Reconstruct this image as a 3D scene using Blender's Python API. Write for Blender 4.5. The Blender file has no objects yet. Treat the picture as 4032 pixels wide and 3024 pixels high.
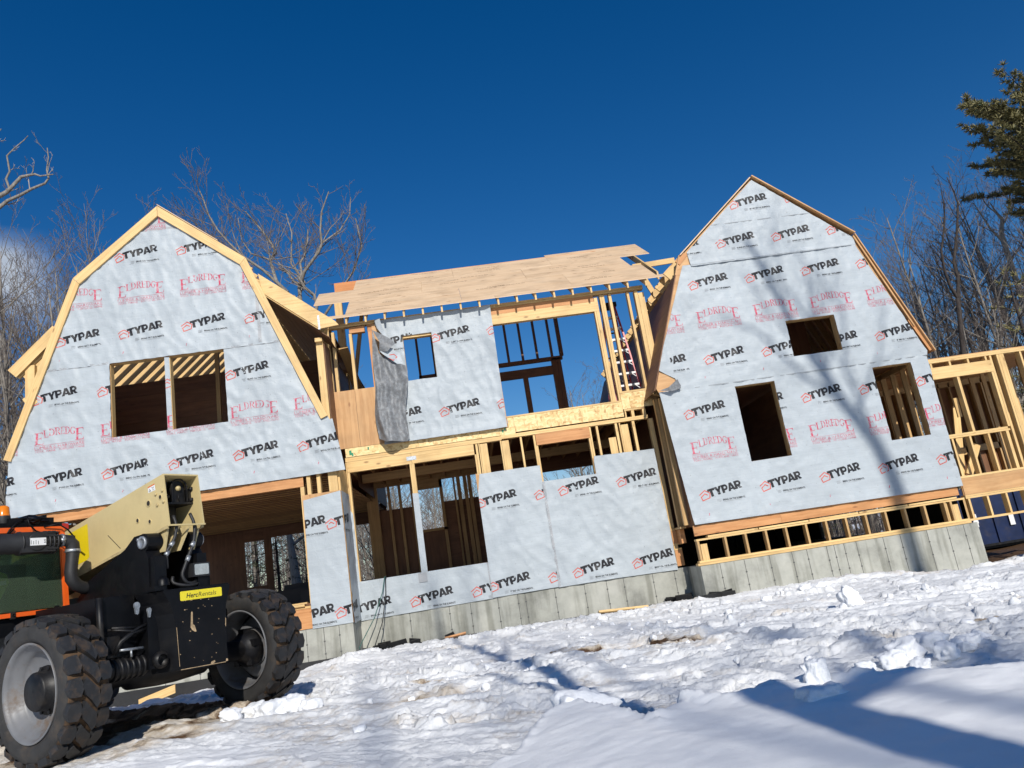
import bpy, math, random
import numpy as np
from mathutils import Vector, Matrix, noise as mn
from mathutils.geometry import tessellate_polygon

# ------------------------------------------------------------------ camera, sky, sun, exposure
scene = bpy.context.scene
COL = scene.collection
cam_data = bpy.data.cameras.new("camera")
cam = bpy.data.objects.new("camera", cam_data)
COL.objects.link(cam)
_F = Vector((0.07956308, 0.96943971, 0.23206973))
_R = Vector((0.98752011, -0.04491082, -0.15095379))
_U = Vector((0.13591815, -0.24118387, 0.96091446))
cam.matrix_world = Matrix(((_R.x, _U.x, -_F.x, 0), (_R.y, _U.y, -_F.y, 0), (_R.z, _U.z, -_F.z, 0), (0, 0, 0, 1)))
cam_data.sensor_fit = 'HORIZONTAL'
cam_data.sensor_width = 36.0
cam_data.lens = 3018.5 / 4032 * 36.0
cam_data.clip_start = 0.05
cam_data.clip_end = 3000.0
scene.camera = cam

LIGHT = Vector((-0.13, 1.0, -0.60)).normalized()
SUN_EL = math.asin(-LIGHT.z)
SUN_AZ = math.atan2(-LIGHT.x, -LIGHT.y)

world = bpy.data.worlds.new("World")
scene.world = world
world.use_nodes = True
wt = world.node_tree
wt.nodes.clear()
def wn(t, **k):
    n = wt.nodes.new(t)
    for a, b in k.items():
        setattr(n, a, b)
    return n
w_out = wn('ShaderNodeOutputWorld')
w_bg = wn('ShaderNodeBackground')
w_sky = wn('ShaderNodeTexSky', sky_type='NISHITA', sun_disc=False, sun_elevation=SUN_EL, sun_rotation=SUN_AZ,
           altitude=50.0, air_density=1.0, dust_density=0.15, ozone_density=3.0)
w_gam = wn('ShaderNodeGamma')
w_gam.inputs['Gamma'].default_value = 1.0
w_hsv = wn('ShaderNodeHueSaturation')
w_hsv.inputs['Hue'].default_value = 0.508
w_hsv.inputs['Saturation'].default_value = 1.39
w_hsv.inputs['Value'].default_value = 0.96
w_tc = wn('ShaderNodeTexCoord')
w_map = wn('ShaderNodeMapping')
w_map.inputs['Scale'].default_value = (1.0, 1.0, 2.2)
w_nz = wn('ShaderNodeTexNoise')
w_nz.inputs['Scale'].default_value = 5.0
w_nz.inputs['Detail'].default_value = 7.0
w_nz.inputs['Roughness'].default_value = 0.55
w_ramp = wn('ShaderNodeValToRGB')
w_ramp.color_ramp.elements[0].position = 0.36
w_ramp.color_ramp.elements[1].position = 0.60
w_sep = wn('ShaderNodeSeparateXYZ')
w_low = wn('ShaderNodeMapRange', clamp=True)
w_low.inputs['From Min'].default_value = 0.437
w_low.inputs['From Max'].default_value = 0.405
w_side = wn('ShaderNodeMapRange', clamp=True)
w_side.inputs['From Min'].default_value = -0.408
w_side.inputs['From Max'].default_value = -0.45
w_bot = wn('ShaderNodeMapRange', clamp=True)
w_bot.inputs['From Min'].default_value = 0.30
w_bot.inputs['From Max'].default_value = 0.36
w_mul0 = wn('ShaderNodeMath', operation='MULTIPLY')
w_mul = wn('ShaderNodeMath', operation='MULTIPLY')
w_mul2 = wn('ShaderNodeMath', operation='MULTIPLY')
w_low2 = wn('ShaderNodeMapRange', clamp=True)
w_low2.inputs['From Min'].default_value = 0.15
w_low2.inputs['From Max'].default_value = 0.06
w_max = wn('ShaderNodeMath', operation='MAXIMUM')
w_mix = wn('ShaderNodeMixRGB')
w_mix.inputs['Color2'].default_value = (5.2, 5.9, 7.0, 1)
L_ = wt.links.new
L_(w_sky.outputs[0], w_gam.inputs['Color'])
L_(w_gam.outputs[0], w_hsv.inputs['Color'])
L_(w_tc.outputs['Generated'], w_map.inputs['Vector'])
L_(w_map.outputs[0], w_nz.inputs['Vector'])
L_(w_nz.outputs['Fac'], w_ramp.inputs['Fac'])
L_(w_tc.outputs['Generated'], w_sep.inputs[0])
L_(w_sep.outputs['Z'], w_low.inputs['Value'])
L_(w_sep.outputs['Z'], w_low2.inputs['Value'])
L_(w_sep.outputs['X'], w_side.inputs['Value'])
L_(w_sep.outputs['Z'], w_bot.inputs['Value'])
L_(w_low.outputs[0], w_mul0.inputs[0])
L_(w_bot.outputs[0], w_mul0.inputs[1])
L_(w_mul0.outputs[0], w_mul.inputs[0])
L_(w_side.outputs[0], w_mul.inputs[1])
L_(w_mul.outputs[0], w_max.inputs[0])
L_(w_low2.outputs[0], w_max.inputs[1])
L_(w_ramp.outputs['Color'], w_mul2.inputs[0])
L_(w_max.outputs[0], w_mul2.inputs[1])
L_(w_mul2.outputs[0], w_mix.inputs['Fac'])
L_(w_hsv.outputs[0], w_mix.inputs['Color1'])
L_(w_mix.outputs[0], w_bg.inputs['Color'])
w_bg.inputs['Strength'].default_value = 0.09
L_(w_bg.outputs[0], w_out.inputs['Surface'])

sun_data = bpy.data.lights.new("sun", 'SUN')
sun_data.energy = 4.4
sun_data.angle = math.radians(0.53)
sun_data.color = (1.0, 0.955, 0.88)
sun = bpy.data.objects.new("sun", sun_data)
sun.rotation_euler = LIGHT.to_track_quat('-Z', 'Y').to_euler()
sun.location = (3, -20, 20)
COL.objects.link(sun)

scene.view_settings.view_transform = 'Standard'
scene.view_settings.look = 'None'
scene.view_settings.exposure = 0.0
scene.view_settings.gamma = 1.0
scene.cycles.max_bounces = 6
scene.cycles.diffuse_bounces = 3
scene.cycles.glossy_bounces = 3
scene.cycles.transparent_max_bounces = 6
scene.cycles.use_denoising = True

random.seed(7)
PI = math.pi

# ------------------------------------------------------------------ small helpers
def tag(o, label=None, cat=None, group=None, kind=None):
    if label: o["label"] = label
    if cat: o["category"] = cat
    if group: o["group"] = group
    if kind: o["kind"] = kind
    return o

def thing(name, label, cat, loc=(0, 0, 0), rotz=0.0, group=None):
    o = bpy.data.objects.new(name, None)
    o.empty_display_size = 0.3
    o.location = loc
    o.rotation_euler = (0, 0, rotz)
    COL.objects.link(o)
    return tag(o, label, cat, group)

class MB:
    """collects polygons (with a uv and a material slot each) for ONE mesh object"""
    def __init__(s):
        s.v = []; s.f = []; s.m = []; s.uv = []; s.sm = []
    def poly(s, pts, mat=0, uv=None, smooth=False):
        i = len(s.v)
        s.v.extend(tuple(p) for p in pts)
        s.f.append(tuple(range(i, i + len(pts))))
        s.m.append(mat); s.sm.append(smooth)
        s.uv.append(uv if uv else [(0.0, 0.0)] * len(pts))
    def hexa(s, c, mat=0):
        """c: 8 corners; index bits x=1,y=2,z=4; grain runs along the longest edge"""
        c = [Vector(p) for p in c]
        L = [(c[1] - c[0]).length, (c[2] - c[0]).length, (c[4] - c[0]).length]
        a = L.index(max(L))
        ou, ov = random.random() * 40, random.random() * 40
        quads = [((0, 4, 6, 2), 0), ((1, 3, 7, 5), 0), ((0, 1, 5, 4), 1), ((2, 6, 7, 3), 1), ((0, 2, 3, 1), 2), ((4, 5, 7, 6), 2)]
        i0 = len(s.v)
        s.v.extend(tuple(p) for p in c)
        bit = [1, 2, 4]
        for q, n in quads:
            oth = [k for k in (0, 1, 2) if k != n]
            if a in oth:
                ua = a; va = [k for k in oth if k != a][0]
            else:
                ua, va = oth
            uvs = []
            for k in q:
                uu = (L[ua] if k & bit[ua] else 0.0); vv = (L[va] if k & bit[va] else 0.0)
                uvs.append((uu + ou, vv + ov + n * 0.37))
            s.f.append(tuple(i0 + k for k in q)); s.m.append(mat); s.sm.append(False); s.uv.append(uvs)
    def box(s, x0, x1, y0, y1, z0, z1, mat=0):
        s.hexa([(x1 if k & 1 else x0, y1 if k & 2 else y0, z1 if k & 4 else z0) for k in range(8)], mat)
    def beam(s, p0, p1, w, d, side=(0, 1, 0), mat=0):
        """a stick from p0 to p1, w wide across, d deep along 'side'"""
        p0, p1 = Vector(p0), Vector(p1)
        t = (p1 - p0).normalized()
        sd = Vector(side); sd = (sd - t * sd.dot(t)).normalized()
        x = t.cross(sd)
        c = []
        for k in range(8):
            p = (p1 if k & 4 else p0) + x * (w / 2 if k & 1 else -w / 2) + sd * (d / 2 if k & 2 else -d / 2)
            c.append(p)
        s.hexa(c, mat)
    def prism(s, pts, y0, y1, mat=0):
        """polygon in (x,z), extruded along y"""
        n = len(pts)
        ou, ov = random.random() * 40, random.random() * 40
        area = sum(pts[i][0] * pts[(i + 1) % n][1] - pts[(i + 1) % n][0] * pts[i][1] for i in range(n))
        if area < 0: pts = pts[::-1]
        uv = [(p[0] + ou, p[1] + ov) for p in pts]
        s.poly([(p[0], y0, p[1]) for p in pts], mat, uv)
        s.poly([(p[0], y1, p[1]) for p in pts][::-1], mat, uv[::-1])
        for i in range(n):
            a, b = pts[i], pts[(i + 1) % n]
            l = math.hypot(b[0] - a[0], b[1] - a[1])
            s.poly([(a[0], y0, a[1]), (a[0], y1, a[1]), (b[0], y1, b[1]), (b[0], y0, b[1])], mat,
                   [(ou, ov), (ou, ov + abs(y1 - y0)), (ou + l, ov + abs(y1 - y0)), (ou + l, ov)])
    def prismx(s, pts, fn, mat=0):
        """polygon extruded between two mapped copies: fn(p, 0/1) -> 3D"""
        n = len(pts)
        s.poly([fn(p, 0) for p in pts], mat)
        s.poly([fn(p, 1) for p in pts][::-1], mat)
        for i in range(n):
            a, b = pts[i], pts[(i + 1) % n]
            s.poly([fn(a, 0), fn(a, 1), fn(b, 1), fn(b, 0)], mat)
    def tube(s, path, radii, sides=6, mat=0, cap=True, smooth=True):
        path = [Vector(p) for p in path]
        if not hasattr(radii, '__len__'): radii = [radii] * len(path)
        n = len(path)
        i0 = len(s.v)
        ref = Vector((0.31, 0.52, 0.79))
        acc = 0.0; lens = [0.0]
        for i in range(1, n):
            acc += (path[i] - path[i - 1]).length; lens.append(acc)
        prev = None
        for i in range(n):
            t = (path[min(i + 1, n - 1)] - path[max(i - 1, 0)])
            t = t.normalized() if t.length > 1e-9 else Vector((0, 0, 1))
            if prev is None:
                a = t.cross(ref)
                if a.length < 1e-3: a = t.cross(Vector((1, 0, 0)))
            else:
                a = prev - t * prev.dot(t)
                if a.length < 1e-4: a = t.cross(ref)
            a.normalize(); prev = a
            b = t.cross(a)
            for k in range(sides):
                an = 2 * PI * k / sides
                s.v.append(tuple(path[i] + (a * math.cos(an) + b * math.sin(an)) * radii[i]))
        for i in range(n - 1):
            for k in range(sides):
                k2 = (k + 1) % sides
                s.f.append((i0 + i * sides + k, i0 + i * sides + k2, i0 + (i + 1) * sides + k2, i0 + (i + 1) * sides + k))
                s.m.append(mat); s.sm.append(smooth)
                s.uv.append([(lens[i], k / sides), (lens[i], (k + 1) / sides), (lens[i + 1], (k + 1) / sides), (lens[i + 1], k / sides)])
        if cap and sides > 2:
            s.f.append(tuple(i0 + k for k in range(sides))[::-1]); s.m.append(mat); s.sm.append(False); s.uv.append([(0, 0)] * sides)
            s.f.append(tuple(i0 + (n - 1) * sides + k for k in range(sides))); s.m.append(mat); s.sm.append(False); s.uv.append([(0, 0)] * sides)
    def lathe(s, prof, axis_o, ax, steps=48, mat=0, smooth=True, a0=0.0, a1=2 * PI):
        """prof: (along axis, radius); ax: axis direction"""
        ax = Vector(ax).normalized(); o = Vector(axis_o)
        e1 = ax.cross(Vector((0, 0, 1)))
        if e1.length < 1e-3: e1 = Vector((1, 0, 0))
        e1.normalize(); e2 = ax.cross(e1)
        i0 = len(s.v); m = len(prof)
        full = abs(a1 - a0 - 2 * PI) < 1e-6
        cnt = steps if full else steps + 1
        for k in range(cnt):
            an = a0 + (a1 - a0) * k / steps
            d = e1 * math.cos(an) + e2 * math.sin(an)
            for (h, r) in prof:
                s.v.append(tuple(o + ax * h + d * r))
        for k in range(steps):
            k2 = (k + 1) % cnt
            for j in range(m - 1):
                s.f.append((i0 + k * m + j, i0 + k2 * m + j, i0 + k2 * m + j + 1, i0 + k * m + j + 1))
                s.m.append(mat); s.sm.append(smooth); s.uv.append([(0, 0)] * 4)
    def build(s, name, mats, parent=None, label=None, inv=True, merge=False):
        me = bpy.data.meshes.new(name)
        v, f = s.v, s.f
        me.from_pydata(v, [], f)
        mats = mats if isinstance(mats, (list, tuple)) else [mats]
        for m in mats: me.materials.append(m)
        me.polygons.foreach_set('material_index', s.m)
        me.polygons.foreach_set('use_smooth', s.sm)
        ul = me.uv_layers.new(name='UVMap')
        flat = np.array([c for u in s.uv for p in u for c in p], dtype=np.float32)
        ul.data.foreach_set('uv', flat)
        me.update()
        o = bpy.data.objects.new(name, me)
        COL.objects.link(o)
        if parent is not None:
            o.parent = parent
            if inv:
                base = parent
                while base.parent is not None: base = base.parent
                if parent.type == 'EMPTY' or parent.parent is None:
                    o.matrix_parent_inverse = (Matrix.Translation(base.location) @ base.rotation_euler.to_matrix().to_4x4()).inverted()
        if label: o["label"] = label
        return o

def copy_tree(o, parent=None):
    c = o.copy(); COL.objects.link(c)
    if parent is not None:
        c.parent = parent
    for ch in list(o.children):
        copy_tree(ch, c)
    return c

# ------------------------------------------------------------------ materials
def new_mat(name):
    m = bpy.data.materials.new(name); m.use_nodes = True
    nt = m.node_tree; nt.nodes.clear()
    out = nt.nodes.new('ShaderNodeOutputMaterial')
    b = nt.nodes.new('ShaderNodeBsdfPrincipled')
    nt.links.new(b.outputs[0], out.inputs['Surface'])
    return m, nt, b
def N(nt, t, inputs=None, **k):
    n = nt.nodes.new(t)
    for a, v in k.items(): setattr(n, a, v)
    for a, v in (inputs or {}).items():
        if isinstance(v, bpy.types.NodeSocket): nt.links.new(v, n.inputs[a])
        else: n.inputs[a].default_value = v
    return n
def ramp(nt, fac, stops):
    r = nt.nodes.new('ShaderNodeValToRGB')
    e = r.color_ramp.elements
    while len(e) > 1: e.remove(e[-1])
    e[0].position = stops[0][0]; e[0].color = (*stops[0][1], 1)
    for p, c in stops[1:]:
        k = e.new(p); k.color = (*c, 1)
    nt.links.new(fac, r.inputs[0])
    return r
def mixc(nt, fac, a, b, mode='MIX'):
    n = nt.nodes.new('ShaderNodeMixRGB'); n.blend_type = mode
    for s_, v in (('Fac', fac), ('Color1', a), ('Color2', b)):
        if isinstance(v, bpy.types.NodeSocket): nt.links.new(v, n.inputs[s_])
        else: n.inputs[s_].default_value = v if not isinstance(v, tuple) or len(v) == 4 else (*v, 1)
    return n.outputs[0]
def bump(nt, b, height, strength=0.3, dist=0.01):
    n = N(nt, 'ShaderNodeBump', {'Height': height, 'Strength': strength, 'Distance': dist})
    nt.links.new(n.outputs[0], b.inputs['Normal'])

def wood_mat(name, light, dark, knot, knots=0.5, rough=0.62, grain=34.0, vary=0.3):
    m, nt, b = new_mat(name)
    uv = N(nt, 'ShaderNodeUVMap')
    geo = N(nt, 'ShaderNodeNewGeometry')
    rnd = geo.outputs['Random Per Island']
    off = N(nt, 'ShaderNodeVectorMath', {0: uv.outputs[0]}, operation='ADD')
    cmb = N(nt, 'ShaderNodeCombineXYZ', {'X': rnd, 'Y': rnd, 'Z': rnd})
    sc = N(nt, 'ShaderNodeVectorMath', {0: cmb.outputs[0], 1: (37.0, 53.0, 11.0)}, operation='MULTIPLY')
    nt.links.new(sc.outputs[0], off.inputs[1])
    mp = N(nt, 'ShaderNodeMapping', {'Vector': off.outputs[0], 'Scale': (1.1, grain, 1)})
    n1 = N(nt, 'ShaderNodeTexNoise', {'Vector': mp.outputs[0], 'Scale': 1.0, 'Detail': 5.0, 'Roughness': 0.6, 'Distortion': 0.6})
    r1 = ramp(nt, n1.outputs['Fac'], [(0.3, dark), (0.62, light)])
    mp2 = N(nt, 'ShaderNodeMapping', {'Vector': off.outputs[0], 'Scale': (2.2, 5.5, 1)})
    v1 = N(nt, 'ShaderNodeTexVoronoi', {'Vector': mp2.outputs[0], 'Scale': 1.0, 'Randomness': 1.0})
    k = N(nt, 'ShaderNodeMapRange', {'Value': v1.outputs['Distance'], 'From Min': 0.06, 'From Max': 0.15, 'To Min': knots, 'To Max': 0.0})
    c = mixc(nt, k.outputs[0], r1.outputs[0], knot)
    n3 = N(nt, 'ShaderNodeTexNoise', {'Vector': uv.outputs[0], 'Scale': 2.1, 'Detail': 3.0})
    stain = N(nt, 'ShaderNodeMapRange', {'Value': n3.outputs['Fac'], 'From Min': 0.45, 'From Max': 0.75, 'To Min': 1.0, 'To Max': 0.78})
    val = N(nt, 'ShaderNodeMapRange', {'Value': rnd, 'To Min': 1.0 - vary, 'To Max': 1.0 + vary * 0.35})
    tot = N(nt, 'ShaderNodeMath', {0: val.outputs[0], 1: stain.outputs[0]}, operation='MULTIPLY')
    hs = N(nt, 'ShaderNodeHueSaturation', {'Color': c, 'Value': tot.outputs[0]})
    nt.links.new(hs.outputs[0], b.inputs['Base Color'])
    b.inputs['Roughness'].default_value = rough
    bump(nt, b, n1.outputs['Fac'], 0.25, 0.004)
    return m

def flat_mat(name, col, rough=0.5, metal=0.0, nscale=6.0, namt=0.15, bumpamt=0.0, spec=0.5, dirt=None, dirtamt=0.0, coat=0.0):
    m, nt, b = new_mat(name)
    tc = N(nt, 'ShaderNodeTexCoord')
    n1 = N(nt, 'ShaderNodeTexNoise', {'Vector': tc.outputs['Object'], 'Scale': nscale, 'Detail': 6.0, 'Roughness': 0.6})
    dk = tuple(c * (1 - namt) for c in col); lt = tuple(min(1, c * (1 + namt)) for c in col)
    r = ramp(nt, n1.outputs['Fac'], [(0.3, dk), (0.7, lt)])
    c = r.outputs[0]
    if dirt:
        n2 = N(nt, 'ShaderNodeTexNoise', {'Vector': tc.outputs['Object'], 'Scale': nscale * 0.55 + 1.7, 'Detail': 8.0, 'Roughness': 0.7})
        f = N(nt, 'ShaderNodeMapRange', {'Value': n2.outputs['Fac'], 'From Min': 0.5, 'From Max': 0.72, 'To Min': 0.0, 'To Max': dirtamt})
        c = mixc(nt, f.outputs[0], c, dirt)
        rr = N(nt, 'ShaderNodeMapRange', {'Value': f.outputs[0], 'To Min': rough, 'To Max': 0.85})
        nt.links.new(rr.outputs[0], b.inputs['Roughness'])
    else:
        b.inputs['Roughness'].default_value = rough
    nt.links.new(c, b.inputs['Base Color'])
    b.inputs['Metallic'].default_value = metal
    b.inputs['Specular IOR Level'].default_value = spec
    b.inputs['Coat Weight'].default_value = coat
    if bumpamt: bump(nt, b, n1.outputs['Fac'], bumpamt, 0.01)
    return m

def wrap_mat(name, col, fade=None, rough=0.5):
    """woven house wrap; the printed inks share the cloth's relief"""
    m, nt, b = new_mat(name)
    tc = N(nt, 'ShaderNodeTexCoord')
    n1 = N(nt, 'ShaderNodeTexNoise', {'Vector': tc.outputs['Object'], 'Scale': 1.3, 'Detail': 4.0})
    r = ramp(nt, n1.outputs['Fac'], [(0.3, tuple(c * 0.93 for c in col)), (0.7, tuple(min(1, c * 1.05) for c in col))])
    c = r.outputs[0]
    mw = N(nt, 'ShaderNodeMapping', {'Vector': tc.outputs['Object'], 'Scale': (2.2, 2.2, 60.0)})
    weave = N(nt, 'ShaderNodeTexNoise', {'Vector': mw.outputs[0], 'Scale': 1.0, 'Detail': 3.0})
    wv = ramp(nt, weave.outputs['Fac'], [(0.35, (0.93, 0.93, 0.94)), (0.65, (1, 1, 1))])
    c = mixc(nt, 0.8, c, wv.outputs[0], 'MULTIPLY')
    if fade:
        n2 = N(nt, 'ShaderNodeTexNoise', {'Vector': tc.outputs['Object'], 'Scale': 16.0, 'Detail': 5.0, 'Roughness': 0.7})
        f = N(nt, 'ShaderNodeMapRange', {'Value': n2.outputs['Fac'], 'From Min': 0.44, 'From Max': 0.66, 'To Min': 0.0, 'To Max': fade})
        c = mixc(nt, f.outputs[0], c, (0.405, 0.445, 0.468))
    nt.links.new(c, b.inputs['Base Color'])
    b.inputs['Roughness'].default_value = rough
    b.inputs['Specular IOR Level'].default_value = 0.35
    n3 = N(nt, 'ShaderNodeTexNoise', {'Vector': tc.outputs['Object'], 'Scale': 9.0, 'Detail': 5.0, 'Roughness': 0.55, 'Distortion': 0.8})
    n4 = N(nt, 'ShaderNodeTexVoronoi', {'Vector': tc.outputs['Object'], 'Scale': 5.0}, feature='SMOOTH_F1')
    ad = N(nt, 'ShaderNodeMath', {0: n3.outputs['Fac'], 1: n4.outputs['Distance']}, operation='ADD')
    bump(nt, b, ad.outputs[0], 0.42, 0.022)
    return m

M = {}
M['spruce'] = wood_mat('spruce_lumber', (0.78, 0.535, 0.235), (0.62, 0.385, 0.145), (0.22, 0.10, 0.03), 0.75, vary=0.22)
M['spruce_b'] = wood_mat('darker_lumber', (0.58, 0.37, 0.155), (0.41, 0.24, 0.09), (0.18, 0.08, 0.03), 0.8, vary=0.3)  # same wood pattern as spruce in a darker tone
M['ply'] = wood_mat('plywood', (0.60, 0.35, 0.155), (0.47, 0.245, 0.095), (0.25, 0.10, 0.035), 0.7, grain=14, vary=0.12)
M['ply_roof'] = wood_mat('roof_plywood', (0.72, 0.525, 0.335), (0.60, 0.405, 0.235), (0.30, 0.15, 0.07), 0.85, grain=11, vary=0.13)
M['ply_brown_shaded'] = wood_mat('brown_shaded_sheathing', (0.225, 0.102, 0.043), (0.150, 0.062, 0.025), (0.10, 0.04, 0.015), 0.6, grain=10, vary=0.15)  # brown boards; shade of interiors and one roof slope painted into the tone
M['fir'] = wood_mat('orange_fir', (0.62, 0.30, 0.115), (0.47, 0.195, 0.06), (0.20, 0.07, 0.02), 0.6, grain=20, vary=0.15)
M['lvl'] = wood_mat('bright_orange_lvl', (0.68, 0.27, 0.075), (0.58, 0.20, 0.045), (0.3, 0.1, 0.03), 0.3, grain=26, vary=0.08)

def osb_mat():
    m, nt, b = new_mat('oriented_strand_board')
    uv = N(nt, 'ShaderNodeUVMap')
    cols = []
    base = None
    for i, (sx, sy, rot) in enumerate(((9, 26, 0.5), (24, 8, -0.3), (12, 22, 1.2))):
        mp = N(nt, 'ShaderNodeMapping', {'Vector': uv.outputs[0], 'Scale': (sx, sy, 1), 'Rotation': (0, 0, rot)})
        v = N(nt, 'ShaderNodeTexVoronoi', {'Vector': mp.outputs[0], 'Scale': 1.0}, distance='MANHATTAN')
        bw = N(nt, 'ShaderNodeSeparateColor', {0: v.outputs['Color']})
        cols.append((v, bw))
    r1 = ramp(nt, cols[0][1].outputs[0], [(0.0, (0.50, 0.29, 0.10)), (0.30, (0.72, 0.50, 0.21)), (1.0, (0.86, 0.68, 0.36))])
    r2 = ramp(nt, cols[1][1].outputs[1], [(0.0, (0.42, 0.22, 0.07)), (0.3, (0.74, 0.52, 0.22)), (1.0, (0.84, 0.64, 0.32))])
    c = mixc(nt, cols[2][1].outputs[2], r1.outputs[0], r2.outputs[0])
    nt.links.new(c, b.inputs['Base Color'])
    b.inputs['Roughness'].default_value = 0.6
    bump(nt, b, cols[0][0].outputs['Distance'], 0.25, 0.004)
    return m
M['osb'] = osb_mat()

M['wrap'] = wrap_mat('house_wrap_cloth', (0.405, 0.445, 0.468))
M['ink_black'] = wrap_mat('black_ink', (0.012, 0.012, 0.015))
M['ink_and_shadow_grey'] = wrap_mat('grey_ink_and_shadow', (0.23, 0.24, 0.25))  # also paints the shadow lines at sheet laps
M['ink_red'] = wrap_mat('red_ink', (0.56, 0.085, 0.055), 0.25)
M['ink_crimson'] = wrap_mat('crimson_ink', (0.52, 0.055, 0.105), 0.75)
M['ink_gray_tape'] = wrap_mat('tape_grey', (0.33, 0.34, 0.35))
M['wrap_back'] = wrap_mat('grey_wrap_back', (0.165, 0.168, 0.172), 0.32)
WRAPMATS = [M['wrap'], M['ink_black'], M['ink_red'], M['ink_crimson'], M['ink_and_shadow_grey'], M['ink_gray_tape']]

def concrete_mat():
    m, nt, b = new_mat('cast_concrete')
    tc = N(nt, 'ShaderNodeTexCoord')
    n1 = N(nt, 'ShaderNodeTexNoise', {'Vector': tc.outputs['Object'], 'Scale': 1.6, 'Detail': 8.0, 'Roughness': 0.65})
    r1 = ramp(nt, n1.outputs['Fac'], [(0.28, (0.21, 0.21, 0.185)), (0.5, (0.36, 0.36, 0.315)), (0.72, (0.47, 0.465, 0.41))])
    mp = N(nt, 'ShaderNodeMapping', {'Vector': tc.outputs['Object'], 'Scale': (6.0, 6.0, 0.55)})
    n2 = N(nt, 'ShaderNodeTexNoise', {'Vector': mp.outputs[0], 'Scale': 1.0, 'Detail': 5.0})
    r2 = ramp(nt, n2.outputs['Fac'], [(0.36, (0.55, 0.55, 0.52)), (0.52, (1, 1, 1))])
    c = mixc(nt, 0.8, r1.outputs[0], r2.outputs[0], 'MULTIPLY')
    n4 = N(nt, 'ShaderNodeTexNoise', {'Vector': tc.outputs['Object'], 'Scale': 0.9, 'Detail': 6.0})
    f = N(nt, 'ShaderNodeMapRange', {'Value': n4.outputs['Fac'], 'From Min': 0.55, 'From Max': 0.72, 'To Min': 0.0, 'To Max': 0.6})
    c = mixc(nt, f.outputs[0], c, (0.50, 0.49, 0.44))
    nt.links.new(c, b.inputs['Base Color'])
    b.inputs['Roughness'].default_value = 0.85
    n3 = N(nt, 'ShaderNodeTexNoise', {'Vector': tc.outputs['Object'], 'Scale': 22.0, 'Detail': 6.0})
    bump(nt, b, n3.outputs['Fac'], 0.2, 0.008)
    return m
M['concrete'] = concrete_mat()
M['seam'] = flat_mat('dark_form_seam', (0.10, 0.10, 0.095), 0.9)
M['membrane'] = flat_mat('black_dampproofing', (0.012, 0.012, 0.013), 0.55, bumpamt=0.4, nscale=14)
M['steel'] = flat_mat('galvanised_steel', (0.36, 0.38, 0.40), 0.45, 0.7, nscale=30, namt=.35)
M['stamp'] = flat_mat('faded_mill_stamp', (0.20, 0.12, 0.07), 0.8)
M['dark'] = flat_mat('dark_gap_shade', (0.02, 0.016, 0.012), 0.8)  # near-black tone that paints shade into cellar surfaces and bores

def snow_mat():
    m, nt, b = new_mat('trampled_snow')
    tc = N(nt, 'ShaderNodeTexCoord')
    at = N(nt, 'ShaderNodeAttribute', attribute_name='dirt')
    n1 = N(nt, 'ShaderNodeTexNoise', {'Vector': tc.outputs['Object'], 'Scale': 7.0, 'Detail': 9.0, 'Roughness': 0.72})
    n2 = N(nt, 'ShaderNodeTexNoise', {'Vector': tc.outputs['Object'], 'Scale': 2.2, 'Detail': 5.0, 'Roughness': 0.6})
    sn = ramp(nt, n2.outputs['Fac'], [(0.3, (0.80, 0.805, 0.805)), (0.6, (0.885, 0.885, 0.875))])
    # slush tint
    a1 = N(nt, 'ShaderNodeMath', {0: at.outputs['Fac'], 1: n1.outputs['Fac']}, operation='ADD')
    tint = N(nt, 'ShaderNodeMapRange', {'Value': a1.outputs[0], 'From Min': 0.68, 'From Max': 1.05, 'To Min': 0.0, 'To Max': 1.0})
    c = mixc(nt, tint.outputs[0], sn.outputs[0], (0.56, 0.47, 0.36))
    mud = N(nt, 'ShaderNodeMapRange', {'Value': a1.outputs[0], 'From Min': 1.04, 'From Max': 1.22, 'To Min': 0.0, 'To Max': 1.0})
    mudc = ramp(nt, n1.outputs['Fac'], [(0.3, (0.045, 0.026, 0.015)), (0.7, (0.17, 0.095, 0.05))])
    c = mixc(nt, mud.outputs[0], c, mudc.outputs[0])
    nt.links.new(c, b.inputs['Base Color'])
    b.inputs['Roughness'].default_value = 0.6
    b.inputs['Specular IOR Level'].default_value = 0.25
    n3 = N(nt, 'ShaderNodeTexNoise', {'Vector': tc.outputs['Object'], 'Scale': 26.0, 'Detail': 10.0, 'Roughness': 0.75})
    sm = N(nt, 'ShaderNodeAttribute', attribute_name='smoothness')
    st = N(nt, 'ShaderNodeMapRange', {'Value': sm.outputs['Fac'], 'To Min': 0.75, 'To Max': 0.16})
    bp = N(nt, 'ShaderNodeBump', {'Height': n3.outputs['Fac'], 'Strength': st.outputs[0], 'Distance': 0.03})
    nt.links.new(bp.outputs[0], b.inputs['Normal'])
    return m
M['snow'] = snow_mat()
M['chunk'] = flat_mat('snow_lump', (0.87, 0.88, 0.89), 0.6, nscale=9, namt=0.05, bumpamt=0.5, spec=0.25)

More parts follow.
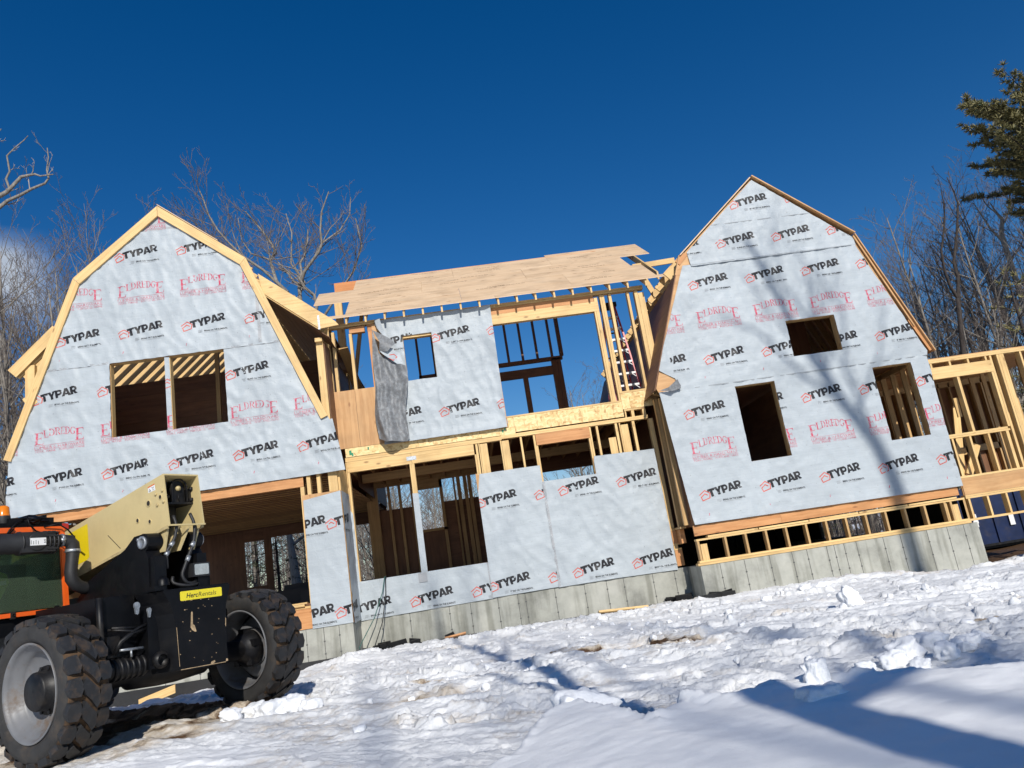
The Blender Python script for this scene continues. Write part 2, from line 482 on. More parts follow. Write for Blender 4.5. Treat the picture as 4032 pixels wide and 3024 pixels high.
def bark_mat(name, a, bcol, sc=6.0):
    m, nt, b = new_mat(name)
    tc = N(nt, 'ShaderNodeTexCoord')
    mp = N(nt, 'ShaderNodeMapping', {'Vector': tc.outputs['Object'], 'Scale': (3.0, 3.0, 0.8)})
    n1 = N(nt, 'ShaderNodeTexNoise', {'Vector': mp.outputs[0], 'Scale': sc, 'Detail': 7.0, 'Roughness': 0.7})
    r = ramp(nt, n1.outputs['Fac'], [(0.32, a), (0.68, bcol)])
    nt.links.new(r.outputs[0], b.inputs['Base Color'])
    b.inputs['Roughness'].default_value = 0.9
    b.inputs['Specular IOR Level'].default_value = 0.2
    bump(nt, b, n1.outputs['Fac'], 0.6, 0.03)
    return m
M['bark'] = bark_mat('grey_bark', (0.11, 0.095, 0.08), (0.34, 0.31, 0.27))
M['twig'] = bark_mat('twig_bark', (0.095, 0.078, 0.068), (0.25, 0.21, 0.185))
M['pale_bark'] = bark_mat('pale_bark', (0.22, 0.20, 0.17), (0.50, 0.46, 0.40))
M['dark_bark'] = bark_mat('dark_bark', (0.022, 0.018, 0.016), (0.075, 0.062, 0.055))
def needle_mat(name, a, b2):
    m, nt, b = new_mat(name)
    geo = N(nt, 'ShaderNodeNewGeometry')
    tc = N(nt, 'ShaderNodeTexCoord')
    n1 = N(nt, 'ShaderNodeTexNoise', {'Vector': tc.outputs['Object'], 'Scale': 1.1, 'Detail': 3.0})
    ad = N(nt, 'ShaderNodeMath', {0: geo.outputs['Random Per Island'], 1: n1.outputs['Fac']}, operation='ADD')
    r = ramp(nt, ad.outputs[0], [(0.45, a), (1.1, b2)])
    nt.links.new(r.outputs[0], b.inputs['Base Color'])
    b.inputs['Roughness'].default_value = 0.6
    return m
M['pine'] = needle_mat('pine_needles', (0.040, 0.062, 0.026), (0.23, 0.20, 0.080))
M['spruce_needles'] = needle_mat('spruce_needles', (0.018, 0.030, 0.014), (0.080, 0.090, 0.038))

# ------------------------------------------------------------------ flat polygon clipping (for wrap sheets, sheathing and their printing)
def clip_half(poly, a, b, c):
    """keep a*x+b*z<=c"""
    out = []
    n = len(poly)
    for i in range(n):
        p, q = poly[i], poly[(i + 1) % n]
        dp = a * p[0] + b * p[1] - c; dq = a * q[0] + b * q[1] - c
        if dp <= 0: out.append(p)
        if (dp < 0 < dq) or (dq < 0 < dp):
            t = dp / (dp - dq)
            out.append((p[0] + (q[0] - p[0]) * t, p[1] + (q[1] - p[1]) * t))
    return out
def area2(poly):
    return sum(poly[i][0] * poly[(i + 1) % len(poly)][1] - poly[(i + 1) % len(poly)][0] * poly[i][1] for i in range(len(poly)))
def ccw(poly):
    return poly if area2(poly) > 0 else poly[::-1]
def clip_convex(poly, conv):
    n = len(conv)
    for i in range(n):
        p, q = conv[i], conv[(i + 1) % n]
        a, b = q[1] - p[1], -(q[0] - p[0])
        poly = clip_half(poly, a, b, a * p[0] + b * p[1])
        if len(poly) < 3: return []
    return poly if abs(area2(poly)) > 1e-9 else []
def minus_rect(polys, r):
    x0, x1, z0, z1 = r
    out = []
    for p in polys:
        xs = [k[0] for k in p]; zs = [k[1] for k in p]
        if max(xs) <= x0 or min(xs) >= x1 or max(zs) <= z0 or min(zs) >= z1:
            out.append(p); continue
        l = clip_half(p, 1, 0, x0); 
        if len(l) > 2: out.append(l)
        rr = clip_half(p, -1, 0, -x1)
        if len(rr) > 2: out.append(rr)
        mid = clip_half(clip_half(p, -1, 0, -x0), 1, 0, x1)
        if len(mid) > 2:
            lo = clip_half(mid, 0, 1, z0); hi = clip_half(mid, 0, -1, -z1)
            if len(lo) > 2: out.append(lo)
            if len(hi) > 2: out.append(hi)
    return [p for p in out if len(p) > 2 and abs(area2(p)) > 1e-8]

# ------------------------------------------------------------------ lettering (convex pieces in a 2D em space)
def stroke(pts, w, closed=False):
    out = []
    P = list(pts)
    n = len(P)
    segs = range(n if closed else n - 1)
    for i in segs:
        a, b = P[i], P[(i + 1) % n]
        l = math.hypot(b[0] - a[0], b[1] - a[1])
        if l < 1e-9: continue
        ux, uz = (b[0] - a[0]) / l, (b[1] - a[1]) / l
        e = w * 0.42
        nx, nz = -uz * w / 2, ux * w / 2
        a2 = (a[0] - ux * e, a[1] - uz * e); b2 = (b[0] + ux * e, b[1] + uz * e)
        out.append([(a2[0] + nx, a2[1] + nz), (a2[0] - nx, a2[1] - nz), (b2[0] - nx, b2[1] - nz), (b2[0] + nx, b2[1] + nz)])
    return out
def arc_band(cx, cz, r0x, r0z, r1x, r1z, a0, a1, n=8):
    out = []
    for i in range(n):
        t0 = math.radians(a0 + (a1 - a0) * i / n); t1 = math.radians(a0 + (a1 - a0) * (i + 1) / n)
        out.append([(cx + r0x * math.cos(t0), cz + r0z * math.sin(t0)), (cx + r1x * math.cos(t0), cz + r1z * math.sin(t0)),
                    (cx + r1x * math.cos(t1), cz + r1z * math.sin(t1)), (cx + r0x * math.cos(t1), cz + r0z * math.sin(t1))])
    return out
def rc(x0, x1, z0, z1): return [(x0, z0), (x1, z0), (x1, z1), (x0, z1)]

HEAVY = {   # massive block letters, cap height 1
    'T': (0.94, [rc(0, .94, .70, 1), rc(.30, .64, 0, .70)]),
    'Y': (1.02, [[(0, 1), (.34, .40), (.51, .40), (.51, .66), (.38, 1)], [(1.02, 1), (.64, 1), (.51, .66), (.51, .40), (.68, .40)], rc(.34, .68, 0, .40)]),
    'P': (0.86, [rc(0, .34, 0, 1), rc(.34, .52, .74, 1), rc(.34, .52, .26, .50)] + arc_band(.52, .63, .10, .12, .36, .37, -90, 90)),
    'A': (1.06, [[(0, 0), (.33, 0), (.53, .64), (.53, 1), (.36, 1)], [(1.06, 0), (.73, 0), (.53, .64), (.53, 1), (.70, 1)], rc(.26, .80, .16, .36)]),
    'R': (0.92, [rc(0, .34, 0, 1), rc(.34, .52, .75, 1), rc(.34, .52, .30, .54)] + arc_band(.52, .645, .10, .11, .36, .355, -90, 90) + [[(.34, .34), (.52, 0), (.92, 0), (.64, .36)]]),
}
def serif_letter(ch):
    s = [rc(.10, .27, .05, .95), rc(.0, .37, .0, .06), rc(.0, .37, .94, 1.0)]
    if ch == 'E':
        return .72, s + [rc(.27, .66, .0, .055), rc(.27, .64, .945, 1.0), rc(.27, .50, .475, .53),
                         [(.70, .0), (.72, .27), (.62, .06), (.60, .0)], [(.62, 1.0), (.68, 1.0), (.69, .76), (.60, .94)],
                         [(.50, .36), (.53, .36), (.53, .64), (.50, .64)]]
    if ch == 'L':
        return .68, s + [rc(.27, .60, .0, .055), [(.60, .0), (.66, .0), (.68, .30), (.58, .06)]]
    if ch == 'D':
        return .84, s + arc_band(.32, .5, .34, .44, .52, .50, -90, 90, 9)
    if ch == 'R':
        return .84, s + arc_band(.36, .745, .20, .20, .38, .255, -90, 90, 7) + [[(.34, .50), (.48, .50), (.84, .0), (.66, .0)], rc(.64, .88, 0, .05)]
    if ch == 'G':
        return .86, arc_band(.46, .5, .28, .44, .46, .51, 42, 318, 12) + [rc(.62, .79, .08, .42), rc(.54, .88, .38, .44), [(.76, .68), (.80, .68), (.80, 1.0), (.74, .90)]]
SERIF = {c: serif_letter(c) for c in 'ELDRG'}

_font_cache = {}
def font_tris(text, bold=0.0, shear=0.0, spacing=1.0):
    """triangles of a line of text in Blender's own font, cap height about 1"""
    key = (text, bold, shear, spacing)
    if key in _font_cache: return _font_cache[key]
    cu = bpy.data.curves.new('tmp_text', 'FONT')
    cu.body = text; cu.size = 1.0; cu.offset = bold; cu.shear = shear; cu.space_character = spacing
    cu.resolution_u = 2
    ob = bpy.data.objects.new('tmp_text', cu); COL.objects.link(ob)
    bpy.context.view_layer.update()
    me = bpy.data.meshes.new_from_object(ob.evaluated_get(bpy.context.evaluated_depsgraph_get()))
    me.calc_loop_triangles()
    vs = [(v.co.x, v.co.y) for v in me.vertices]
    tr = [[vs[i] for i in t.vertices] for t in me.loop_triangles]
    bpy.data.objects.remove(ob); bpy.data.curves.remove(cu); bpy.data.meshes.remove(me)
    x0 = min(p[0] for t in tr for p in t); x1 = max(p[0] for t in tr for p in t)
    h = 0.72
    tr = [ccw([((p[0] - x0), p[1]) for p in t]) for t in tr]
    _font_cache[key] = (tr, x1 - x0, h)
    return _font_cache[key]
def text_fit(text, x, z, width, height, bold=0.0, shear=0.0, spacing=1.0):
    tr, w, h = font_tris(text, bold, shear, spacing)
    return [[(x + p[0] / w * width, z + p[1] / h * height) for p in t] for t in tr]

def heavy_word(word, kern=0.055):
    x = 0; out = []
    for ch in word:
        w, ps = HEAVY[ch]
        k = {'Y': 0.10, 'A': 0.10}.get(ch, 0)
        x -= k
        out += [[(p[0] + x, p[1]) for p in q] for q in ps]
        x += w + kern - k
    return out, x - kern
def _logo():
    """(polys, slot): slots 1 black, 2 red, 4 grey"""
    res = []
    word, w = heavy_word('TYPAR')
    an = math.radians(8.6); ca, sa = math.cos(an), math.sin(an)
    sx, sz = 0.695 / w, 0.158
    for q in word:
        pts = [(p[0] * sx, p[1] * sz) for p in q]
        res.append(([(0.180 + p[0] * ca - p[1] * sa, 0.045 + p[0] * sa + p[1] * ca) for p in pts], 1))
    icon = [(-.004, .118), (.108, .192), (.203, .128), (.188, .040), (.040, .002), (.020, .070), (.098, .130), (.150, .098)]
    for q in stroke(icon, .019): res.append((q, 2))
    for q in text_fit('BRING ON THE ELEMENTS.', .432, -.052, .455, .034, bold=.028): res.append((q, 1))
    res.append((rc(.432, .80, -.074, -.069), 4))
    for k in range(4): res.append((rc(.315, .40 - .02 * (k % 2), -.018 - .016 * k, -.013 - .016 * k), 4))
    return [(ccw(p), m) for p, m in res]
def _eldredge():
    res = []
    def put(ch, x, z, w, h):
        lw, ps = SERIF[ch]
        for q in ps: res.append(([(x + p[0] / lw * w, z + p[1] * h) for p in q], 3))
    put('E', 0.0, -.235, .165, .235); put('E', .745, -.235, .165, .235)
    xs = [.165, .265, .372, .478, .558, .660]; ws = [.092, .100, .104, .078, .098, .088]
    for ch, x, w in zip('LDREDG', xs, ws):
        c = x + w / 2
        up = .062 * (1 - ((c - .455) / .36) ** 2)
        put(ch, x, -.142 + up, w, .142)
    res.append((rc(0, .915, -.258, -.252), 3))
    for q in text_fit('LUMBER & HARDWARE', .0, -.325, .915, .055): res.append((q, 3))
    res.append((rc(0, .915, -.338, -.333), 3))
    for q in text_fit('YORK, MAINE', .0, -.388, .385, .040): res.append((q, 3))
    for q in text_fit('PORTLAND, MAINE', .45, -.388, .465, .040): res.append((q, 3))
    return [(ccw(p), m) for p, m in res]
LOGO = _logo(); ELD = _eldredge()
PITCH = 1.2212
def row(kind, x0, z0, ks):
    """kind 'T': x0,z0 = tip of the little house; kind 'E': top left of the big E"""
    out = []
    for k in ks:
        dx, dz = (x0 - .105 + k * PITCH, z0 - .2) if kind == 'T' else (x0 + k * PITCH, z0)
        out += [([(p[0] + dx, p[1] + dz) for p in q], m) for q, m in (LOGO if kind == 'T' else ELD)]
    return out
def tape_v(x, z0, z1, w=.05):
    out = [(rc(x - w / 2, x + w / 2, z0, z1), 5)]
    z = z0 + .02; k = 0
    while z < z1 - .03:
        out.append((rc(x - .017, x - .004, z, z + .028), 0)); out.append((rc(x + .004, x + .017, z + .022, z + .05), 0))
        z += .062
    return out
def tape_h(z, x0, x1, w=.05):
    return [([(p[1], p[0] - 0 + 0) for p in q][::-1], m) for q, m in tape_v(z, x0, x1, w)]

def wrinkle(x, z, seed, amp):
    p = Vector((x * 0.9 + seed * 7.3, z * 0.75, seed * 3.1))
    a = mn.noise(p * 1.2)
    q = Vector((x * 1.6 + z * 0.7 + seed, z * 0.55 - x * 0.25, seed))
    r = 1.0 - abs(mn.noise(q * 2.1)) * 2.0
    r2 = 1.0 - abs(mn.noise(Vector((x * 2.6 - z * 1.1, z * 1.9, seed + 5.0)) * 1.7)) * 2.0
    n = mn.noise(Vector((x * 5.0, z * 5.0, seed)))
    r3 = 1.0 - abs(mn.noise(Vector((x * 7.5 + z * 2.0, z * 4.5 - x, seed + 9.0)))) * 2.2
    return amp * (0.45 + 0.45 * a + 0.95 * max(0, r) ** 3 + 0.60 * max(0, r2) ** 3 + 0.30 * max(0, r3) ** 2 + 0.22 * n)

STEP = 0.045
def staples(x0, x1, z0, z1, seed):
    rg = random.Random(seed); out = []
    x = x0 + .1
    while x < x1:
        z = z0 + rg.uniform(.05, .3)
        while z < z1:
            w = rg.uniform(.004, .0065); dx = rg.uniform(-.02, .02)
            out.append((rc(x + dx - w, x + dx + w, z - w, z + w), 4)); z += rg.uniform(.22, .42)
        x += .4064
    return out
def red_ticks(x0, z, n):
    return [([(x0 + PITCH * k, z), (x0 + PITCH * k + .012, z - .004), (x0 + PITCH * k + .024, z + .045), (x0 + PITCH * k + .012, z + .048)], 3) for k in range(n)]
def lap_shadow(z, x0, x1):
    return [(rc(x0, x1, z, z + .009), 4)]  # grey strip painted as the shadow line along an overlapping sheet edge
def wrap_sheet(name, parent, pieces, holes=(), prints=(), Y=14.83, seed=1.0, amp=0.011, fn=None, label=None, mats=None, drape=None):
    """one cloth: convex pieces in (x,z) minus rectangular holes, with its printing laid on it"""
    vd = {}; V = []; Fc = []; Mi = []
    def yy(x, z):
        d = wrinkle(x, z, seed, amp)
        if drape: d += drape(x, z)
        return d
    def vert(x, z, off):
        k = (round(x, 5), round(z, 5), round(off, 5))
        i = vd.get(k)
        if i is None:
            d = yy(x, z) + off
            V.append(fn(x, z, d) if fn else (x, Y - d, z)); i = len(V) - 1; vd[k] = i
        return i
    def emit(poly, off, slot):
        idx = []
        for p in poly:
            i = vert(p[0], p[1], off)
            if not idx or (i != idx[-1] and i != idx[0]): idx.append(i)
        if len(idx) > 2: Fc.append(tuple(idx)); Mi.append(slot)
    def cells(polys, off, slot):
        for p in polys:
            xs = [k[0] for k in p]; zs = [k[1] for k in p]
            i0, i1 = math.floor(min(xs) / STEP), math.floor((max(xs) - 1e-9) / STEP)
            j0, j1 = math.floor(min(zs) / STEP), math.floor((max(zs) - 1e-9) / STEP)
            if i0 == i1 and j0 == j1: emit(p, off, slot); continue
            for i in range(i0, i1 + 1):
                col = clip_half(clip_half(p, -1, 0, -i * STEP), 1, 0, (i + 1) * STEP)
                if len(col) < 3: continue
                for j in range(j0, j1 + 1):
                    c = clip_half(clip_half(col, 0, -1, -j * STEP), 0, 1, (j + 1) * STEP)
                    if len(c) > 2 and abs(area2(c)) > 1e-8: emit(c, off, slot)
    for pc in pieces:
        pc = ccw(pc)
        ps = [pc]
        for h in holes: ps = minus_rect(ps, h)
        cells(ps, 0.0, 0)
        for n, (q, slot) in enumerate(prints):
            c = clip_convex(q, pc)
            if not c: continue
            ps = [c]
            for h in holes: ps = minus_rect(ps, h)
            if ps: cells(ps, 0.0016 + 0.00022 * (n % 9), slot)
    me = bpy.data.meshes.new(name)
    me.from_pydata(V, [], Fc)
    for m in (mats or WRAPMATS): me.materials.append(m)
    me.polygons.foreach_set('material_index', Mi)
    me.polygons.foreach_set('use_smooth', [True] * len(Fc))
    me.update()
    o = bpy.data.objects.new(name, me); COL.objects.link(o)
    o.parent = parent
    if parent.type == 'EMPTY': o.matrix_parent_inverse = Matrix.Translation(parent.location).inverted()
    if label: o["label"] = label
    return o

def panel(mb, pieces, holes, y0, y1, mat=0):
    for pc in pieces:
        ps = [ccw(pc)]
        for h in holes: ps = minus_rect(ps, h)
        for p in ps: mb.prism(p, y0, y1, mat)

# ------------------------------------------------------------------ THE HOUSE
# eye height is z = 0; gables stand in the plane y = 14.85, the middle block in y = 15.785
YL = 14.85; YC = 15.785; YB = 24.0
S = .038; PL = .038          # stick thickness
house = thing('house', 'unfinished timber house with two wrapped barn-shaped gables joined by an open framed middle block',
              'house', (0.6, YL, -1.15))
W = M['spruce']

# ---- foundation
fb = MB()
def found_wall(x0, x1, y, ztop, seams, zb=-1.95):
    fb.box(x0, x1, y, y + .25, zb, ztop, 0)
    for sx in seams:
        fb.box(sx - .005, sx + .005, y - .003, y + .001, zb, ztop - .004, 1)
        for zz in (ztop - .18 - .1 * random.random(), ztop - .48):
            fb.box(sx - .016, sx + .016, y - .006, y - .0035, zz, zz + .022, 1)
found_wall(-8.52, -2.36, YL, -.50, [-8.1, -7.5, -6.9, -6.3, -5.75, -5.14, -4.5, -3.9, -3.5, -3.22, -2.9, -2.62])
fb.box(-2.61, -2.36, YL + .25, YC + .25, -1.95, -.503, 0)
found_wall(-2.36, 4.24, YC, -.49, [-1.95, -1.4, -.62, -.2, .35, .75, .9, 1.5, 2.1, 2.55, 2.9, 3.5, 3.95])
fb.box(4.24, 4.49, YL + .25, YC + .25, -1.95, -.49, 0)
found_wall(4.24, 9.86, YL, -.49, [4.62, 5.1, 5.6, 6.05, 6.35, 6.75, 6.9, 7.1, 7.35, 7.9, 8.25, 8.8, 9.22, 9.56])
fb.box(9.61, 9.86, YL + .25, YB, -1.95, -.49, 0)
fb.box(-8.52, -8.27, YL + .25, YB, -1.95, -.50, 0)
found_wall(-8.27, 9.61, YB - .25, -.495, [])
found = fb.build('foundation', [M['concrete'], M['seam']], house, 'pale cast concrete foundation with vertical form seams')
mb = MB()
mb.box(-8.53, -2.35, YL - .012, YL - .002, -1.9, -1.06)
mb.box(-2.35, 4.23, YC - .012, YC - .002, -1.9, -1.10)
mb.box(4.22, 5.0, YL - .012, YL - .002, -1.9, -1.10)
for k in range(22):
    t = random.random()
    x = -2.4 + 1.9 * t if k % 3 == 0 else 3.7 + 1.1 * t
    y = (YC if x < 4.2 else YL) - .02 - .18 * random.random()
    r = .05 + .08 * random.random()
    mb.beam((x - r * 1.2, y, -1.07 + .05 * random.random()), (x + r * 1.2, y - .06, -1.07 + .06 * random.random()), r * .8, .03, (0, 1, .3))
mb.build('footing_membrane', M['membrane'], found, 'black damp proofing along the footing')

# ---- inner slabs and floors
mb = MB()
mb.box(-8.2, -2.40, YL + .2, YB - .3, -.08, -.04)
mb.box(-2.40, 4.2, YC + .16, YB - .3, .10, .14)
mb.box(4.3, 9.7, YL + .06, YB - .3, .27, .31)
mb.build('ground_floor_deck', M['ply_brown_shaded'], house)
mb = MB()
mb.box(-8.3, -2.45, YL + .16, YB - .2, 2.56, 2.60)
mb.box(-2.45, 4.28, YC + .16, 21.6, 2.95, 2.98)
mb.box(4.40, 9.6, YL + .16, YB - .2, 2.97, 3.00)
mb.build('upper_floor_deck', M['ply_brown_shaded'], house)
jo = MB(); n = 0
x = -2.10
while x < 4.1:
    jo.beam((x, YC + .05, 2.83), (x, 21.4, 2.83), S, .235, (0, 0, 1)); x += .4064
x = -8.1
while x < -2.5:
    jo.beam((x, YL + .05, 2.45), (x, YB - .3, 2.45), S, .235, (0, 0, 1)); x += .4064
jo.box(-2.4, 4.15, 18.55, 18.68, 2.52, 2.72)
jo.build('floor_joists', M['spruce_b'], house)
mb = MB(); y = YL + .45
while y < YB - .4:
    mb.box(-8.25, -2.5, y, y + .064, 2.305, 2.325); y += .32
mb.build('ceiling_strapping', M['spruce_b'], house)
mb = MB(); mb.box(-8.25, -2.5, YL + .2, YB - .3, 2.326, 2.333); mb.build('ceiling_board', M['ply_brown_shaded'], house)

# ---- LEFT GABLE
LA = (-5.475, 8.15)
gable_l = MB()
pz = [[(-8.50, 2.31), (-2.20, 2.31), (-2.36, 3.35), (-8.44, 3.35)],
      [(-8.44, 3.35), (-2.50, 3.35), (-3.87, 6.84), (-7.08, 6.84)],
      [(-7.08, 6.84), (-3.87, 6.84), LA]]
LH = (-6.54, -4.345, 3.575, 5.054)
panel(gable_l, [[(-8.45, 2.33), (-2.46, 2.33), (-2.46, 3.35), (-8.40, 3.35)], pz[1], pz[2]], [LH], YL, YL + .012)
gl = gable_l.build('gable_wall', M['ply'], house)
mb = MB()
for x in (-8.38, -7.9, -7.5, -7.1, -6.7, -4.2, -3.8, -3.4, -3.0, -2.55):
    zt = 3.4 + 2.6 * (min(x + 8.5, -2.45 - x)) - .05
    mb.beam((x, YL + .082, 2.35), (x, YL + .082, min(max(zt, 2.6), 7.2)), S, .14)
for x in (-6.3, -5.9, -5.0, -4.6):
    mb.beam((x, YL + .082, 2.35), (x, YL + .082, 3.49), S, .14)
    mb.beam((x, YL + .082, 5.3), (x, YL + .082, 7.2), S, .14)
mb.build('stud', W, gl)
# window jambs seen in the opening
for nm, x0, x1, z0, z1 in (('window_jamb', -6.575, -6.535, 3.54, 5.06), ('window_jamb', -4.352, -4.312, 3.54, 5.06),
                           ('window_sill', -6.534, -4.353, 3.535, 3.572), ('window_head', -6.54, -4.345, 5.058, 5.30)):
    b = MB(); b.box(x0, x1, YL + .0125, YL + .155, z0, z1); b.build(nm, W, gl)
b = MB(); b.box(-5.475, -5.395, YL + .002, YL + .15, 3.575, 5.056); b.build('mullion_post', W, gl)
wrap_sheet('house_wrap', gl, [rc(-5.50, -5.405, 3.5755, 5.053)], (), row('T', -7.909, 4.607, [2]) + row('E', -7.96, 3.86, [2]), YL - .006, 3.3, .003)
# cloth, lower and upper strip
wrap_sheet('house_wrap', gl, [pz[0], [(-8.44, 3.35), (-2.42, 3.35), (-3.12, 5.09), (-7.80, 5.09)]], [LH, (-6.54, -4.345, 4.9, 5.2)],
           row('T', -7.909, 4.607, range(0, 4)) + row('E', -7.96, 3.86, range(-1, 5)) + row('T', -7.851, 2.989, range(-1, 5)) + staples(-8.5, -2.4, 2.4, 4.9, 6) + red_ticks(-7.6, 2.5, 5)
           + [(q, m) for q, m in tape_h(5.075, -7.8, -6.56, .05)] + tape_h(5.075, -4.34, -3.15, .05),
           YL - .006, 1.0, .024, drape=lambda x, z: (.05 * max(0, min(1, (2.75 - z) / .45)) ** 2 * (0.5 + 0.5 * math.sin(x * 2.3)) + (.10 * max(0, x + 2.75) * max(0, 3.3 - z))))
wrap_sheet('house_wrap', gl, [[(-7.80, 5.06), (-3.12, 5.06), (-3.87, 6.84), (-7.08, 6.84)], [(-7.08, 6.84), (-3.87, 6.84), (-4.95, 7.78), (-6.0, 7.78)]],
           [LH], row('T', -6.272, 7.368, range(0, 2)) + row('E', -6.34, 6.64, range(-1, 3)) + row('T', -7.463, 5.723, range(0, 4)) + staples(-7.8, -3.1, 5.1, 7.7, 5) + red_ticks(-7.5, 5.22, 4)
           + tape_v(-3.62, 5.1, 6.1, .06), YL - .009, 2.0, .024)
wrap_sheet('house_wrap', gl, [[(-6.06, 7.74), (-4.89, 7.74), LA]], (), row('E', -6.255, 8.17, [0]) + tape_h(7.80, -6.05, -4.9, .06), YL - .012, 2.6, .010)
# rake boards (mitred)
def rake(p0, p1, q1, q0, name='rake_board'):
    b = MB(); b.hexa([(p0[0], YL - .085, p0[1]), (p1[0], YL - .085, p1[1]), (p0[0], YL - .045, p0[1]), (p1[0], YL - .045, p1[1]),
                      (q0[0], YL - .085, q0[1]), (q1[0], YL - .085, q1[1]), (q0[0], YL - .045, q0[1]), (q1[0], YL - .045, q1[1])])
    return b.build(name, W, gl)
CX = -5.475
for s in (-1, 1):
    rake((CX + s * .004, 8.075), (CX + s * 1.580, 6.79), (CX + s * 1.700, 6.925), (CX + s * .004, 8.30))
    rake((CX + s * 1.583, 6.785), (CX + s * 2.90, 3.37), (CX + s * 3.03, 3.42), (CX + s * 1.703, 6.92))
b = MB(); b.hexa([(-5.47, YL - .10, 8.315), (-4.30, YL - .10, 7.36), (-5.47, YL + 1.2, 8.315), (-4.30, YL + 1.2, 7.36),
                  (-5.47, YL - .10, 8.335), (-4.30, YL - .10, 7.38), (-5.47, YL + 1.2, 8.335), (-4.30, YL + 1.2, 7.38)])
b.build('starter_plywood', M['ply_roof'], gl)

# left roof: rafters and deck, left slope open at the back
rl = MB()
rl.box(-5.50, -5.45, YL + .02, YB, 7.95, 8.25)
roof_l = rl.build('barn_roof', W, house)
def rafter_line(mbx, p, q, y, d=.19, w=S):
    mbx.beam((p[0], y, p[1]), (q[0], y, q[1]), d, w, (0, 1, 0))
y = YL + .06; k = 0
while y < YB:
    for s in (-1, 1):
        b = MB()
        if s > 0 or k == 0: rafter_line(b, (CX + s * .03, 8.12), (CX + s * 1.63, 6.83), y, .22)
        if b.v: b.build('rafter', W, roof_l)
        b = MB()   # shed dormer rafter
        if s > 0: rafter_line(b, (-3.62, 6.40), (-2.50, 5.44), y + .0, .235)
        else: rafter_line(b, (-5.52, 7.62), (-8.36, 5.10), y + .0, .235)
        b.build('dormer_rafter', W, roof_l)
    y += .4064; k += 1
dk = MB()
def deck(p, q, y0, y1, t=.018, n=None):
    d = Vector((q[0] - p[0], 0, q[1] - p[1])).normalized(); nn = Vector((-d.z, 0, d.x))
    if nn.z < 0: nn = -nn
    P = [Vector((p[0], 0, p[1])), Vector((q[0], 0, q[1]))]
    c = []
    for kk in range(8):
        v = P[kk & 1] + nn * (t if kk & 4 else 0); v.y = y1 if kk & 2 else y0; c.append(v)
    dk.hexa(c)
deck((-3.50, 6.50), (-2.42, 5.58), YL + .05, YB)
deck((CX + .05, 8.26), (CX + 1.69, 6.94), YL + 1.3, YB)
for q in range(9):  # board lining added below the rafters to block sun stripes
    f0, f1 = q / 9 + .004, (q + 1) / 9 - .004
    deck((-3.62 + 1.32 * f0, 6.20 - 1.14 * f0), (-3.62 + 1.32 * f1, 6.20 - 1.14 * f1), YL + .06, YB, .014)
dk.build('roof_deck', M['ply_brown_shaded'], roof_l)
# dormer side walls
for s, xx in ((-1, -8.10), (1, -2.52)):
    b = MB(); b.box(xx - .07, xx + .07, YL + .16, YB, 5.02, 5.10); b.box(xx - .07, xx + .07, YL + .16, YB, 2.60, 2.64)
    wl = b.build('dormer_wall', W, roof_l)
    y = YL + .25
    while y < YB:
        b = MB(); b.box(xx - .07, xx + .07, y, y + S, 2.64, 5.02); b.build('stud', W, wl); y += .4064
    b = MB()
    xs0, xs1 = (xx - .09, xx - .075) if s < 0 else (xx + .075, xx + .09)
    for (y0, y1, z0, z1) in ((YL + .3, 18.2, 2.7, 5.05), (18.2, 19.1, 2.4, 4.0), (18.2, 19.1, 4.95, 5.05), (19.1, 20.2, 2.4, 5.05), (20.2, 21.0, 2.4, 4.2), (20.2, 21.0, 4.95, 5.05), (21.0, YB, 2.4, 5.05)):
        b.box(xs0, xs1, y0, y1, z0, z1)
    b.build('sheathing', M['ply_brown_shaded'], wl)
# back gable inside the attic (dark boards)
b = MB()
for k in range(9):
    z0 = 2.62 + k * .314; b.box(-8.02, -2.6, 17.6 + .004 * (k % 2), 17.62, z0, z0 + .310)
b.build('attic_partition', M['ply_brown_shaded'], house)
b = MB(); b.beam((-5.15, 16.9, 2.6), (-5.10, 16.9, 6.3), .085, .085); b.build('attic_post', M['spruce_b'], house)
# left dormer end post and tail seen outside the gable
b = MB()
b.box(-8.15, -7.97, YL + .0, YL + .09, 3.4, 5.245)
b.beam((-8.10, YL - .02, 4.62), (-7.98, YL - .02, 4.42), .20, .03, (0, 1, 0))
b.box(-7.96, -7.88, YL + .1, YL + .2, 4.85, 5.22)
b.build('dormer_post', W, roof_l)
b = MB(); rafter_line(b, (-7.52, 5.905), (-8.37, 5.105), YL - .03, .225); b.build('dormer_end_rafter', W, roof_l)
b = MB(); b.prism([(-3.56, 6.56), (-2.11, 5.33), (-2.055, 5.25), (-2.43, 5.22), (-3.50, 6.13)], YL - .04, YL - .002); b.build('dormer_end_rafter', W, roof_l)
b = MB(); b.box(-2.46, -2.42, YL - .045, YL - .042, 5.20, 5.50); b.build('metal_strap', M['steel'], roof_l)

